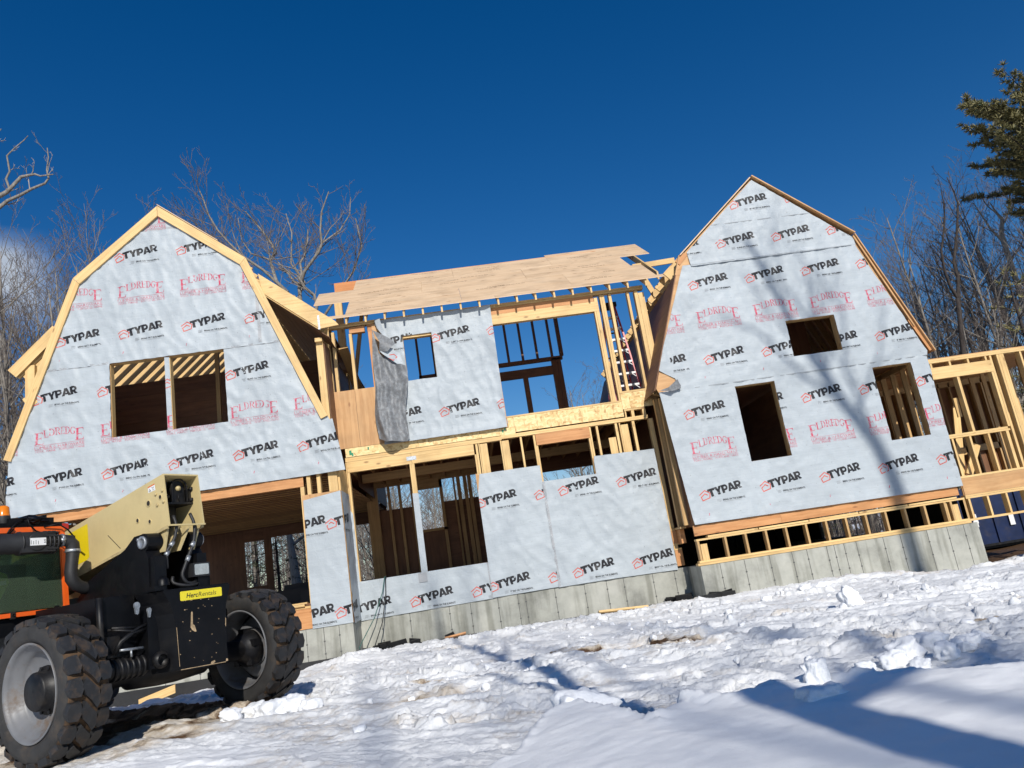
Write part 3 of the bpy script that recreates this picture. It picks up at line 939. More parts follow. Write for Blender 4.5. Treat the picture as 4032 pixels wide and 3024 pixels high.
# ---- left wing, ground floor
lw = MB()
lw.box(-8.45, -3.03, YL, YL + .13, 2.12, 2.31)
lf = lw.build('ground_floor_wall', M['fir'], house)
for x0, x1 in ((-3.10, -3.03), (-2.97, -2.90), (-2.78, -2.71), (-2.56, -2.39)):
    b = MB(); b.box(x0, x1, YL + .012, YL + .15, -.05, 2.42); b.build('stud', W, lf)
b = MB(); b.box(-2.385, -2.345, YL + .05, YC - .02, -.1, 2.42); b.box(-2.44, -2.39, YL + .2, YC, .0, 2.42); b.build('corner_post', W, lf)
b = MB(); b.box(-8.45, -3.09, YL, YL + .04, -.49, -.13); b.build('rim_board', M['fir'], lf, 'orange rim board on the foundation')
b = MB(); b.box(-8.4, -3.10, YL + .02, YL + .16, -.125, -.085); b.box(-4.2, -3.2, YL - .03, YL + .12, -.083, -.045); b.build('sill_plate', W, lf)
b = MB(); b.box(-3.08, -2.36, YL + .0, YL + .0115, -.5, 1.95); b.box(-2.36, -2.349, YL, YC - .01, -.5, 1.95); b.build('sheathing', M['ply'], lf)
for x in (-8.4, -8.0):
    b = MB(); b.box(x, x + .14, YL + .01, YL + .15, -.05, 2.3); b.build('stud', W, lf)
wrap_sheet('house_wrap', lf, [[(-3.09, -.50), (-2.35, -.50), (-2.35, 1.94), (-3.06, 1.85)]], (),
           row('T', -2.575, 1.44, [0]) + row('T', -2.555, -.19, [0]) + row('T', -3.43, 1.43, [0]) + row('T', -3.42, -.20, [0]), YL - .005, 4.0, .012)
wrap_sheet('house_wrap', lf, [[(0, -.52), (.93, -.50), (.93, 1.95), (0, 1.94)]], (),
           [([(p[0] + 2.35, p[1]) for p in q], m) for q, m in row('T', -2.575, 1.44, [0]) + row('T', -2.555, -.19, [0])],
           0, 4.4, .010, fn=lambda u, z, d: (-2.343 + d, YL + u, z))
# left wing side and back walls (mostly open framing)
b = MB(); y = YL + .6
b.box(-8.42, -8.30, YL + .16, YB, 2.18, 2.30); b.box(-8.42, -8.30, YL + .16, YB, 1.85, 1.98)
while y < YB: b.box(-8.42, -8.30, y, y + S, 1.98, 2.18); y += 1.2
b.box(-8.42, -8.405, YL + .3, 19.0, -.1, 1.85)
b.build('side_wall', M['spruce_b'], lf)
b = MB()
zt = 2.56
for (x0, x1, z0, z1) in ((-8.4, -6.78, -.1, zt), (-6.78, -6.2, -.1, .65), (-6.78, -6.2, 1.98, zt), (-6.2, -5.98, -.1, zt),
                         (-5.98, -4.55, -.1, .42), (-5.98, -4.55, 2.02, zt), (-4.55, -4.3, -.1, zt), (-4.3, -3.0, -.1, .35), (-4.3, -3.0, 2.0, zt), (-3.0, -2.45, -.1, zt)):
    b.box(x0, x1, YB - .1, YB - .06, z0, z1)
b.build('back_wall', M['ply_brown_shaded'], lf)

# ---- MIDDLE BLOCK, upper wall
up = MB()
up.box(-2.58, 4.49, YC, YC + .14, 5.52, 5.56); up.box(-2.58, 4.49, YC - .004, YC + .14, 5.565, 5.605)
uw = up.build('upper_stud_wall', W, house)
for x0, x1, z0, z1 in ((-2.58, -2.54, 4.1, 5.52), (-2.535, -2.495, 2.9, 5.52), (-2.49, -2.42, 4.1, 5.52), (-2.37, -2.31, 4.1, 5.44),
                       (-2.00, -1.94, 4.1, 5.36),
                       (3.33, 3.365, 3.1, 5.15), (3.37, 3.44, 3.1, 5.46), (3.50, 3.54, 3.1, 5.51), (3.545, 3.60, 3.1, 5.5), (3.70, 3.76, 3.29, 5.51),
                       (4.11, 4.16, 3.29, 5.5), (4.28, 4.355, 3.29, 5.5), (4.36, 4.49, 3.29, 5.44)):
    b = MB(); b.box(x0, x1, YC + .008, YC + .145, z0, z1); b.build('stud', W, uw)
b = MB(); b.box(-1.59, -1.49, YC + .004, YC + .14, 2.9, 5.36); b.box(-1.60, -1.44, YC + .01, YC + .13, 5.365, 5.52); b.build('stud', M['fir'], uw)
b = MB(); b.box(-1.985, -1.66, YC + .004, YC + .12, 5.37, 5.50); b.build('header', M['fir'], uw)
b = MB(); b.box(1.06, 3.44, YC + .003, YC + .13, 5.145, 5.37); b.build('header', W, uw)
b = MB(); b.box(1.06, 3.36, YC + .010, YC + .13, 5.375, 5.515); b.build('header', M['fir'], uw)
for x0, x1, mt in ((-2.565, -2.0, 'ply'), (-1.995, -1.50, 'ply')):
    b = MB(); b.box(x0, x1, YC - .012, YC + .003, 2.90, 4.12); b.build('plywood_panel', M[mt], uw)
b = MB(); panel(b, [rc(-1.50, 1.07, 2.87, 5.5)], [(-.874, -.249, 4.144, 5.148)], YC - .010, YC + .002); b.build('sheathing', M['ply'], uw)
for nm, x0, x1, z0, z1 in (('window_jamb', -.91, -.871, 4.10, 5.16), ('window_jamb', -.256, -.215, 4.10, 5.16), ('window_sill', -.90, -.249, 4.09, 4.14), ('window_head', -.874, -.25, 5.10, 5.148)):
    b = MB(); b.box(x0, x1, YC + .003, YC + .14, z0, z1); b.build(nm, M['spruce'], uw)
wrap_sheet('house_wrap', uw, [[(-1.5, 2.855), (1.05, 2.86), (1.08, 5.57), (-1.42, 5.56)]],
           [(-.872, -.25, 4.146, 5.146), (-1.6, -1.30, 4.5, 5.45)],
           row('T', -.184, 5.103, range(-1, 2)) + row('T', -.197, 3.479, range(-1, 2)) + staples(-1.4, 1.0, 2.9, 5.4, 7), YC - .018, 5.0, .022,
           drape=lambda x, z: .07 * max(0, (x - .75) / .35) ** 2 * (0.35 + .65 * abs(math.sin(z * 3.0))) + .06 * max(0, min(1, (3.1 - z) / .25)) ** 2)
# torn corner: the sheet hangs back over itself and shows its grey reverse
def flapfn(u, z, d):
    # u across 0..1, z height
    w0 = .70 - .10 * (4.5 - z) / 1.7 if z < 4.5 else .70
    xl = -1.50 - .10 * max(0, min(1, (4.9 - z) / 1.4))
    bul = .10 + .05 * math.sin(u * 7 + z * 1.7) + .03 * abs(math.sin(u * 10 - z * 2.1)) + .02 * math.sin(u * 21 + z * 5) + .05 * math.sin(PI * u) + .12 * max(0, (3.15 - z)) * (1 + math.sin(u * 5))
    sk = .02 * math.sin(z * 5.0)
    return (xl + u * w0 + sk, YC - .03 - bul - d * .8, z)
tz = lambda u: 4.58 - .20 * u
wrap_sheet('torn_flap', uw, [[(0, 2.98), (.25, 2.87), (.92, 2.84), (1.0, 2.90), (1.0, 4.42), (.55, 4.52), (.2, 4.78), (0, 5.32)]], (), (), 0, 6.0, .055, fn=flapfn,
           label='grey reverse of the torn cloth hanging down', mats=[M['wrap_back']])
def foldfn(u, z, d):
    return (-1.50 + u, YC - .17 - .10 * math.sin(PI * min(1, max(0, u / .62))) - .05 * math.sin(z * 9 + u * 6) - d, z)
wrap_sheet('torn_flap', uw, [[(.02, 5.32), (.42, 5.02), (.46, 4.92), (.16, 4.98)], [(.16, 4.98), (.46, 4.92), (.30, 4.76), (.12, 4.80)]], (), (), 0, 6.5, .02, fn=foldfn, mats=[M['wrap_back']])
wrap_sheet('torn_flap', uw, [[(.20, 4.72), (.54, 4.72), (.60, 4.45), (.46, 4.50)], [(.14, 4.79), (.36, 4.86), (.54, 4.72), (.20, 4.72)]], (),
           [([(p[0] + .30 + .09 * 0, p[1] + 4.60) for p in q], m) for q, m in [(s_, 2) for s_ in stroke([(0, .03), (.09, -.02), (.17, .05), (.12, .11), (.03, .10)], .018)]],
           0, 6.8, .02, fn=lambda u, z, d: (-1.50 + u, YC - .21 - .04 * math.sin(u * 9) - d, z))
wrap_sheet('torn_flap', uw, [[(.04, 5.56), (.16, 5.56), (.20, 5.34), (.30, 5.1), (.24, 5.08), (.08, 5.36)]], (), (), 0, 7.1, .02,
           fn=lambda u, z, d: (-1.46 + u, YC - .06 - .09 * math.sin((u * 7) % PI) - d, z))

# strand-board bands
bd = MB()
bd.box(-2.32, .88, YC - .004, YC + .012, 2.715, 2.895); bd.box(.882, 1.21, YC - .003, YC + .012, 2.715, 2.86)
bd.box(1.08, 1.21, YC - .003, YC + .012, 2.862, 3.065); bd.box(1.213, 3.54, YC - .004, YC + .012, 2.745, 3.065); bd.box(3.545, 4.30, YC - .004, YC + .012, 2.90, 3.245)
band = bd.build('strand_board_band', M['osb'], house, 'pale strand board band between the storeys')
b = MB(); b.box(1.07, 3.54, YC - .012, YC + .14, 3.068, 3.098); b.box(3.54, 4.24, YC - .012, YC + .14, 3.249, 3.286); b.build('sole_plate', W, band)
bt = MB()
for (xc, zc, r) in ((-2.22, 2.80, .05), (-2.18, 2.76, .035), (-1.85, 2.84, .03), (.95, 2.80, .03), (1.0, 2.84, .025)):
    bt.box(xc - r * .5, xc + r * .5, YC - .0055, YC - .0045, zc - r, zc + r)
bt.build('green_paint_mark', flat_mat('green_marking_paint', (0.03, 0.25, 0.13), 0.7, namt=.5), band)

# ---- MIDDLE BLOCK, lower wall
lo = MB()
lo.box(-2.34, .9, YC - .006, YC + .14, 2.62, 2.662); lo.box(-2.34, .9, YC, YC + .14, 2.665, 2.705)
lo.box(.88, 4.04, YC - .008, YC + .14, 2.64, 2.68); lo.box(.90, 4.04, YC - .002, YC + .14, 2.683, 2.718)
lo.box(3.56, 4.02, YC, YC + .14, 2.86, 2.895)
lw2 = lo.build('lower_stud_wall', W, house)
for x0, x1, z0, z1 in ((-2.345, -2.325, .2, 2.62), (-2.32, -2.28, .2, 2.40), (.30, .335, .2, 2.40), (.34, .385, .2, 2.63), (.405, .43, .2, 2.63), (.435, .585, 0.2, 2.60),
                       (.86, .885, 0, 2.63), (.89, 1.04, 0, 2.60), (1.28, 1.32, 0, 2.63), (1.56, 1.60, 0, 2.63), (1.602, 1.635, 1.6, 2.40),
                       (2.715, 2.75, 1.6, 2.40), (2.755, 2.79, 0, 2.63), (2.90, 2.945, 0, 2.63), (3.31, 3.36, 0, 2.63), (3.40, 3.425, 0, 2.63), (3.43, 3.585, 0, 2.58),
                       (3.68, 3.735, 0, 2.63), (4.045, 4.135, -.45, 2.63), (3.57, 3.60, 2.72, 2.86), (3.71, 3.77, 2.72, 2.86), (3.95, 4.02, 2.72, 2.86)):
    b = MB(); b.box(x0, x1, YC + .010, YC + .145, z0, z1); b.build('stud', W, lw2)
b = MB(); b.box(3.135, 3.29, YC + .03, YC + .068, 1.0, 2.345); b.build('loose_board', W, lw2)
b = MB(); b.box(-2.32, -1.0, YC + .001, YC + .12, 2.40, 2.616); b.build('header', W, lw2)
b = MB(); b.box(-.995, .30, YC - .001, YC + .12, 2.40, 2.616); b.build('header', W, lw2)
b = MB(); b.box(1.61, 2.75, YC - .002, YC + .12, 2.405, 2.638); b.build('header', M['fir'], lw2)
b = MB(); b.box(-1.10, -.90, YC - .006, YC - .003, 2.47, 2.55)
for i in range(10):
    for j in range(4): b.box(-1.095 + .019 * i, -1.09 + .019 * i, YC - .0075, YC - .006, 2.478 + .018 * j, 2.484 + .018 * j)
b.build('metal_strap', M['steel'], lw2)
b = MB(); b.box(-1.055, -.955, YC + .002, YC + .14, .21, 2.398); b.build('mullion_post', W, lw2)
wrap_sheet('house_wrap', lw2, [[(-1.075, .21), (-.95, .21), (-.945, 1.78), (-1.065, 1.79)]], (), (), YC - .002, 7.4, .008)
b = MB()
panel(b, [rc(-2.33, .29, -.47, .20), rc(.29, 1.6, -.47, 1.97)], [], YC - .002, YC + .009)
panel(b, [rc(1.602, 4.03, -.47, 1.97)], [(1.6, 2.72, 1.62, 2.1)], YC - .002, YC + .009)
b.build('sheathing', M['ply'], lw2)
b = MB(); b.box(-2.30, .28, YC + .0, YC + .14, .17, .207); b.build('window_sill', M['fir'], lw2)
b = MB(); b.box(.262, .296, YC + .012, YC + .14, .21, 2.0); b.build('window_jamb', M['ply'], lw2)
wrap_sheet('house_wrap', lw2, [[(-2.36, -.53), (.285, -.50), (.285, .205), (-2.30, .215)]], (), row('T', -1.254, -.225, range(-1, 2)) + tape_v(.262, -.49, .205),
           YC - .008, 8.0, .018)
wrap_sheet('house_wrap', lw2, [[(-2.345, -.53), (-2.295, -.53), (-2.29, 1.55), (-2.33, 1.62), (-2.345, 1.60)]], (), (), YC - .016, 8.3, .02)
wrap_sheet('house_wrap', lw2, [[(.265, -.49), (1.605, -.48), (1.60, 1.98), (.34, 1.98), (.262, 1.6)]], (), row('T', .299, -.184, range(0, 2)) + row('T', .28, 1.48, range(0, 2)) + staples(.3, 1.6, -.4, 1.9, 8),
           YC - .012, 9.0, .018)
wrap_sheet('house_wrap', lw2, [rc(1.59, 2.73, -.49, 1.635), [(2.73, -.49), (4.03, -.515), (4.03, 1.975), (2.75, 2.0), (2.73, 1.9)]], (),
           row('T', 2.022, -.166, range(0, 2)) + row('T', 2.0, 1.492, range(0, 2)) + staples(1.7, 4.0, -.4, 1.9, 9) + tape_v(1.615, -.48, 1.97), YC - .016, 10.0, .022)
tp = MB(); tp.box(-1.14, -.97, YC - .055, YC - .050, .02, .20); tp.build('tape_patch', M['ink_gray_tape'], lw2)
# corner recess between the middle block and the right gable
b = MB()
b.box(4.14, 4.23, YC - .35, YC - .25, .31, 2.95); b.box(4.16, 4.24, YC - .7, YC - .62, .31, 2.9)
b.box(4.06, 4.24, YC - .012, YC + .12, .26, .305); b.box(4.12, 4.24, YC - .5, YC - .02, .262, .302)
b.build('corner_post', M['spruce_b'], lw2)
b = MB(); b.box(4.05, 4.20, YC - .004, YC + .03, -.45, -.14); b.box(4.05, 4.16, YC - .004, YC + .03, 0.0, .255); b.box(4.15, 4.24, YC - .3, YC - .01, -.02, .255)
b.build('rim_board', M['fir'], lw2)
b = MB(); b.box(4.04, 4.24, YC - .008, YC + .1, -.03, .0); b.box(4.04, 4.2, YC - .008, YC + .1, -.135, -.10); b.build('plate', W, lw2)

# ---- inside of the middle block
b = MB()
xs = [(-2.66, -2.36), (-2.09, -2.02), (-1.80, -1.73), (-1.47, -1.40), (-1.34, -1.29), (-.68, -.60), (-.30, -.25), (-.20, -.10), (-.02, .08), (.10, .20)]
b.box(-2.66, 4.2, 21.0, 21.1, 2.66, 2.97)
iw = b.build('inner_partition', M['spruce_b'], house)
for x0, x1 in xs:
    bb = MB(); bb.box(x0, x1, 21.0, 21.1, .14, 2.66); bb.build('stud', M['spruce_b'], iw)
bb = MB(); bb.box(-1.34, -.60, 21.0, 21.1, 1.30, 1.37); bb.build('window_sill', M['spruce_b'], iw)
bb = MB(); bb.box(-1.34, -.60, 21.0, 21.1, 2.45, 2.66); bb.build('header', M['spruce_b'], iw)
bb = MB()
for x0, x1, z1 in ((-2.42, -1.35, 2.04), (-1.35, -.62, 1.32), (-.62, 4.2, 2.05)): bb.box(x0, x1, 21.11, 21.13, .14, z1)
bb.build('sheathing', M['ply_brown_shaded'], iw)
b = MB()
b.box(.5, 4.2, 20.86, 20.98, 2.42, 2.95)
b.build('inner_beam', M['ply_brown_shaded'], house)
# upper back wall against the sky; its backlit shade is in the brown colour
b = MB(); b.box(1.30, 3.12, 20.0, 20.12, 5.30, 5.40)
bw = b.build('back_frame', M['ply_brown_shaded'], house)
b = MB(); b.box(1.30, 2.80, 20.0, 20.12, 4.92, 5.15); b.build('header', M['ply_brown_shaded'], bw)
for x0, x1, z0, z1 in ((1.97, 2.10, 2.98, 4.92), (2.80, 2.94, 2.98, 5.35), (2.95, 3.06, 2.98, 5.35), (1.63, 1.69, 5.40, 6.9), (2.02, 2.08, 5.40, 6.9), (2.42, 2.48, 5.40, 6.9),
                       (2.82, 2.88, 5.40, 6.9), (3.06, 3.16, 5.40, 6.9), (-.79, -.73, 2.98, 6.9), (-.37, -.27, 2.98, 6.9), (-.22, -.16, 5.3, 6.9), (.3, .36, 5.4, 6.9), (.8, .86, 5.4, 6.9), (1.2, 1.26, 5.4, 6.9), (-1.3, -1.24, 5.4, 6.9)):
    bb = MB(); bb.box(x0, x1, 20.0, 20.12, z0, z1); bb.build('stud', M['ply_brown_shaded'], bw)
bb = MB(); bb.box(-.80, -.2, 20.0, 20.12, 5.24, 5.36); bb.build('sill', M['ply_brown_shaded'], bw)
# interior wall and post at the left of the middle block
b = MB(); b.box(-2.58, -2.40, 18.2, 18.36, 2.98, 7.05); b.build('ridge_post', W, house)
b = MB(); b.box(-2.56, 4.2, 18.38, 18.46, 7.24, 7.62); b.build('ridge_beam', M['lvl'], house)
b = MB(); b.beam((-1.84, 17.3, 6.3), (-2.30, 17.3, 4.0), .09, .05); b.beam((-2.2, 16.2, 5.2), (-2.05, 19.0, 3.9), .2, .05); b.build('brace', M['spruce_b'], house)
# ---- middle roof: rafters and staggered plywood
SL = .68
def rz(y, up=0.0): return 5.65 + SL * (y - 15.52) + up
rr = MB(); rr.box(-2.0, 4.6, 18.30, 18.36, 7.15, 7.45)
roof_c = rr.build('shed_roof', W, house)
x = -2.01
while x < 4.65:
    b = MB(); y0 = 15.53
    b.hexa([(x + (S if k & 1 else 0), (18.3 if k & 2 else y0), (rz(18.3) if k & 2 else rz(y0)) - (.004 if k & 4 else (.17 if k & 2 else .165))) for k in range(8)])
    b.build('rafter', W, roof_c); x += .4064
b = MB(); b.hexa([(4.92 + (S if k & 1 else 0), (18.3 if k & 2 else 15.95), (rz(18.3) if k & 2 else rz(15.95)) - (.004 if k & 4 else .19)) for k in range(8)]); b.build('rafter', W, roof_c)
def sheet(x0, x1, y0, y1, up):
    b = MB(); t = .016
    b.hexa([(x1 if k & 1 else x0, y1 if k & 2 else y0, rz(y1 if k & 2 else y0, up) + (t if k & 4 else 0)) for k in range(8)])
    rg = random.Random(int(x0 * 100) + int(y0 * 10))
    if y1 - y0 > .5:
        for q in range(3):
            sx_ = rg.uniform(x0 + .2, x1 - .9); sy_ = rg.uniform(y0 + .15, y1 - .12)
            for w_ in range(rg.randint(4, 9)):
                l_ = rg.uniform(.03, .10)
                b.poly([(sx_ + (l_ if k in (1, 2) else 0), sy_ + (.022 if k > 1 else 0), rz(sy_ + (.022 if k > 1 else 0), up) + t + .0012) for k in range(4)], 1); sx_ += l_ + .018
    b.build('plywood_sheet', [M['ply_roof'], M['stamp']], roof_c)
sheet(-2.38, 1.2, 15.49, 15.64, .002); sheet(1.203, 5.0, 15.49, 15.64, .003)
sheet(-2.01, .486, 15.643, 16.62, .002); sheet(.490, 2.926, 15.643, 16.62, .003); sheet(2.930, 4.80, 15.643, 16.62, .002)
sheet(-2.82, -.36, 16.625, 17.55, .003); sheet(-.356, 2.08, 16.625, 17.55, .002); sheet(2.084, 4.55, 16.625, 17.52, .003)
sheet(-2.0, .43, 17.555, 18.42, .002); sheet(.434, 2.87, 17.555, 18.42, .003); sheet(2.874, 5.32, 17.525, 18.60, .002)

# ---- RIGHT GABLE
RX = 7.05
pr = [[(4.28, .28), (9.755, .245), (9.80, 2.95), (4.12, 2.95)],
      [(4.12, 2.95), (9.80, 2.95), (9.84, 3.05), (8.93, 5.74), (5.10, 5.74), (4.08, 3.05)],
      [(5.10, 5.74), (8.93, 5.74), (RX, 7.35)]]
RH = [(5.668, 6.497, 1.33, 2.867), (8.586, 9.422, 1.331, 2.858), (7.028, 8.078, 3.316, 4.084)]
g = MB(); panel(g, [rc(4.28, 9.74, .30, 2.95), pr[1], pr[2]], RH, YL, YL + .012)
gr = g.build('gable_wall', M['ply'], house)
for (x0, x1, z0, z1) in RH:
    for nm, a0, a1, c0, c1 in (('window_jamb', x0 - .036, x0 + .003, z0 - .04, z1 + .02), ('window_jamb', x1 - .006, x1 + .036, z0 - .04, z1 + .02),
                               ('window_sill', x0 + .004, x1 - .007, z0 - .042, z0 + .004), ('window_head', x0 + .004, x1 - .007, z1 - .008, z1 + .03)):
        b = MB(); b.box(a0, a1, YL + .0125, YL + .16, c0, c1); b.build(nm, M['spruce_b'], gr)
mb = MB()
for x in (4.3, 4.7, 5.1, 5.55, 6.55, 6.95, 7.4, 7.8, 8.2, 8.5, 9.48, 9.68):
    zt = 3.0 + 2.55 * min(x - 3.95, 10.0 - x); mb.box(x, x + S, YL + .0125, YL + .15, .35, min(zt, 3.25))
mb.build('stud', M['spruce_b'], gr)
wrap_sheet('house_wrap', gr, [[(4.28, .285), (9.755, .24), (9.80, 2.97), (4.12, 2.965)]], RH, row('T', 4.632, 2.534, range(0, 5)) + row('E', 4.52, 1.87, range(0, 5)) + row('T', 4.61, .913, range(0, 5)) + staples(4.3, 9.8, .3, 2.9, 1) + red_ticks(4.6, .42, 5),
           YL - .005, 11.0, .018, drape=lambda x, z: .03 * max(0, min(1, (.8 - z) / .5)) ** 2)
# torn lower left corner of the second strip
wrap_sheet('house_wrap', gr, [[(4.52, 2.945), (9.80, 2.95), (9.84, 3.05), (8.92, 5.57), (5.14, 5.57), (4.18, 3.42), (4.50, 3.2)]],
           RH, row('T', 5.283, 5.21, range(0, 4)) + row('E', 5.20, 4.52, range(-1, 4)) + row('T', 5.269, 3.593, range(-1, 4)) + staples(4.3, 9.8, 3.0, 5.5, 2) + red_ticks(5.1, 3.12, 5) + lap_shadow(2.955, 4.5, 9.8), YL - .010, 12.0, .019)
wrap_sheet('torn_flap', gr, [[(4.12, 2.99), (4.30, 3.02), (4.52, 3.17), (4.58, 3.04), (4.55, 2.97), (4.35, 2.93)]], (), (), YL - .03, 13.0, .05, mats=[M['wrap_back']],
           label='small grey torn corner of the cloth', drape=lambda x, z: .05 * math.sin((x - 4.1) * 7))
wrap_sheet('house_wrap', gr, [[(5.32, 5.525), (8.95, 5.545), (8.95, 5.72), (8.10, 6.41), (5.93, 6.40), (5.30, 5.86)]], (), row('T', 6.06, 6.051, range(-1, 3)) + staples(5.3, 8.9, 5.6, 6.3, 3) + lap_shadow(5.55, 5.3, 8.95), YL - .015, 14.0, .018,
           drape=lambda x, z: .03 * max(0, min(1, (5.62 - z) / .1)))
wrap_sheet('house_wrap', gr, [[(5.92, 6.385), (8.14, 6.385), (RX, 7.33)]], (), row('T', 6.532, 6.897, range(0, 2)) + staples(5.9, 8.1, 6.4, 7.2, 4) + lap_shadow(6.392, 5.9, 8.14), YL - .020, 15.0, .014)
# thin roof edges
re = MB()
def edge(p, q, y0, y1, t):
    d = Vector((q[0] - p[0], 0, q[1] - p[1])).normalized(); nn = Vector((-d.z, 0, d.x))
    if nn.z < 0: nn = -nn
    P = [Vector((p[0], 0, p[1])), Vector((q[0], 0, q[1]))]
    c = []
    for k in range(8):
        v = P[k & 1] + nn * (t if k & 4 else 0); v.y = y1 if k & 2 else y0; c.append(v)
    return c
b = MB(); b.hexa(edge((RX - .02, 7.375), (5.14, 5.80), YL - .06, YL + .3, .022)); rfr = b.build('barn_roof', M['ply_roof'], house)
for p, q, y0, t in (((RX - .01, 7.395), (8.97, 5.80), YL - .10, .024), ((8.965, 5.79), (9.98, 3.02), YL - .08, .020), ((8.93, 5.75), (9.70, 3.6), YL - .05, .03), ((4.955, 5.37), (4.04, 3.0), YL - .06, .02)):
    b = MB(); b.hexa(edge(p, q, y0, YB, t)); b.build('roof_deck', M['ply'] if p[0] > 5 else M['ply_brown_shaded'], rfr)  # left slope takes the brown plywood: its shade is painted into the colour
b = MB(); b.hexa(edge((5.12, 5.80), (4.957, 5.375), YL - .06, YL + .02, .02)); b.build('roof_deck', M['ply'], rfr)
b = MB(); b.hexa(edge((9.62, 3.75), (9.90, 3.04), YL - .02, YL + .05, .10)); b.build('rake_board', M['fir'], rfr)
b = MB(); b.hexa(edge((5.30, 5.80), (5.10, 5.60), YL - .018, YL + .02, .12)); b.build('rake_board', M['fir'], rfr)
y = YL + .45
while y < YB:
    b = MB(); rafter_line(b, (RX - .03, 7.25), (4.93, 5.53), y, .25); b.build('rafter', W, rfr)
    for p_, q_ in (((RX + .03, 7.25), (8.9, 5.70)), ((8.9, 5.6), (9.9, 3.0)), ((5.2, 5.3), (4.2, 3.0))):
        b = MB(); rafter_line(b, p_, q_, y, .20); b.build('inner_rafter', M['spruce_b'], rfr)
    y += .4064
b = MB(); b.hexa([((5.74 if k & 1 else 4.70), 17.0 + (.04 if k & 2 else 0), (6.50 if k & 1 else 6.46) + (.13 if k & 4 else 0)) for k in range(8)]); b.build('tie_beam', W, house)
b = MB(); b.beam((4.86, 16.9, 6.22), (5.08, 16.9, 5.66), .12, .04, (0, 1, 0)); b.build('jack_rafter', W, house)
# right wing inner walls
b = MB()
for k in range(22): b.box(9.60, 9.72, YL + .3 + .4064 * k, YL + .3 + .4064 * k + S, .31, 2.95)
b.box(9.60, 9.72, YL + .2, YB, 2.85, 2.95); b.box(9.60, 9.72, YL + .2, YB, .31, .35)
b.build('side_wall', M['spruce_b'], house)
b = MB()
for k in range(22): b.box(4.30, 4.42, YL + .1 + .4064 * k, YL + .1 + .4064 * k + S, .31, 2.95)
b.box(4.28, 4.295, YL + .05, YB, .31, 2.95)
b.box(6.9, 7.0, YL + .4, YB, .31, 2.9)
b.build('side_wall', M['ply_brown_shaded'], house)
b = MB()
for (x0, x1, z0, z1) in ((4.4, 6.2, .31, 1.35), (4.4, 6.2, 2.5, 2.95), (4.4, 4.9, 1.35, 2.5), (6.2, 9.6, .31, 1.2), (6.2, 7.6, 1.2, 2.95), (7.6, 9.6, 2.7, 2.95), (8.7, 9.6, 1.2, 2.7)):
    b.box(x0, x1, YB - .1, YB - .06, z0, z1)
b.box(5.0, 9.2, YB - .1, YB - .06, 3.0, 5.6)
b.build('back_wall', M['ply_brown_shaded'], house)
b = MB(); b.box(6.9, 8.4, 16.8, 16.84, 3.0, 5.7); b.build('attic_partition', M['ply_brown_shaded'], house)

# ---- right wing: rim board and pony wall on the foundation
b = MB(); b.box(4.25, 6.0, YL + .004, YL + .04, .075, .272); b.box(6.003, 9.66, YL + .006, YL + .04, .075, .272); rim = b.build('rim_board', M['fir'], house, 'orange plywood rim board under the right cloth')
b = MB()
b.box(4.26, 9.74, YL + .0, YL + .14, -.022, .014)
xx = 4.5
while xx < 9.3:
    b.box(xx, xx + 1.0, YL - .004 - .01 * random.random(), YL + .14, .0165, .05 + .006 * random.random()); xx += 1.02
b.box(4.24, 9.72, YL - .002, YL + .14, -.435, -.398); b.box(4.20, 9.74, YL - .014, YL + .14, -.485, -.438)
pony = b.build('pony_wall', M['spruce'], house)
for x in [4.27] + [4.81 + .4064 * k for k in range(11)] + [9.295, 9.42, 9.70]:
    bb = MB(); bb.box(x, x + .042, YL + .004, YL + .14, -.398, -.022); bb.build('stud', M['spruce_b'], pony)
for x0, x1 in ((4.33, 4.46), (9.47, 9.59)):
    bb = MB(); bb.box(x0, x1, YL + .03, YL + .07, -.398, -.09); bb.build('block', M['spruce'], pony)
bb = MB(); bb.box(9.345, 9.385, YL + .05, YL + .1, -.398, -.03); bb.build('block', M['spruce'], pony)
bb = MB(); bb.box(4.3, 9.6, YB - .4, YB - .3, -1.9, .27); bb.build('cellar_wall', M['dark'], house)  # near-black cellar surfaces: the darkness inside is painted into their colour
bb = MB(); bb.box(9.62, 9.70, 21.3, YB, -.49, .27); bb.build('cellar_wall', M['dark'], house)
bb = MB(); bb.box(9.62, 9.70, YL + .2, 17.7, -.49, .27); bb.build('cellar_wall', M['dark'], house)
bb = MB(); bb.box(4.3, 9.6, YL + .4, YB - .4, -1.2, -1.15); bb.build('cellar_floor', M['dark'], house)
for k in range(6):
    bb = MB(); bb.box(7.1 + .42 * k, 7.14 + .42 * k, YB - .4, YB - .28, -.42, .27); bb.build('stud', M['spruce_b'], pony)

# ---- right: framed addition (open studs)
AX1 = 12.6
b = MB()
b.box(9.77, AX1, YL + .002, YL + .14, .385, .425)
add = b.build('framed_addition', W, house)
for x0, y0, z0, z1 in ((9.78, 0, 2.815, 2.853), (9.80, -.004, 2.773, 2.812), (9.77, -.002, -.022, .014), (9.77, -.006, .017, .05), (9.68, -.003, -.452, -.412)):
    b = MB(); b.box(x0, AX1, YL + y0, YL + .14, z0, z1); b.build('plate', W, add)
b = MB(); b.box(9.78, 11.13, YL - .002, YL + .08, 2.43, 2.675); b.build('header', W, add)
b = MB(); b.box(9.76, 9.775, YL + .02, YL + .05, .05, .385); b.box(9.775, AX1, YL - .001, YL + .04, .053, .382); b.build('rim_board', M['ply'], add)
b = MB(); b.box(9.77, 11.10, YL, YL + .14, 1.19, 1.225); b.box(9.77, 11.06, YL - .005, YL + .14, 1.228, 1.27); b.build('window_sill', W, add)
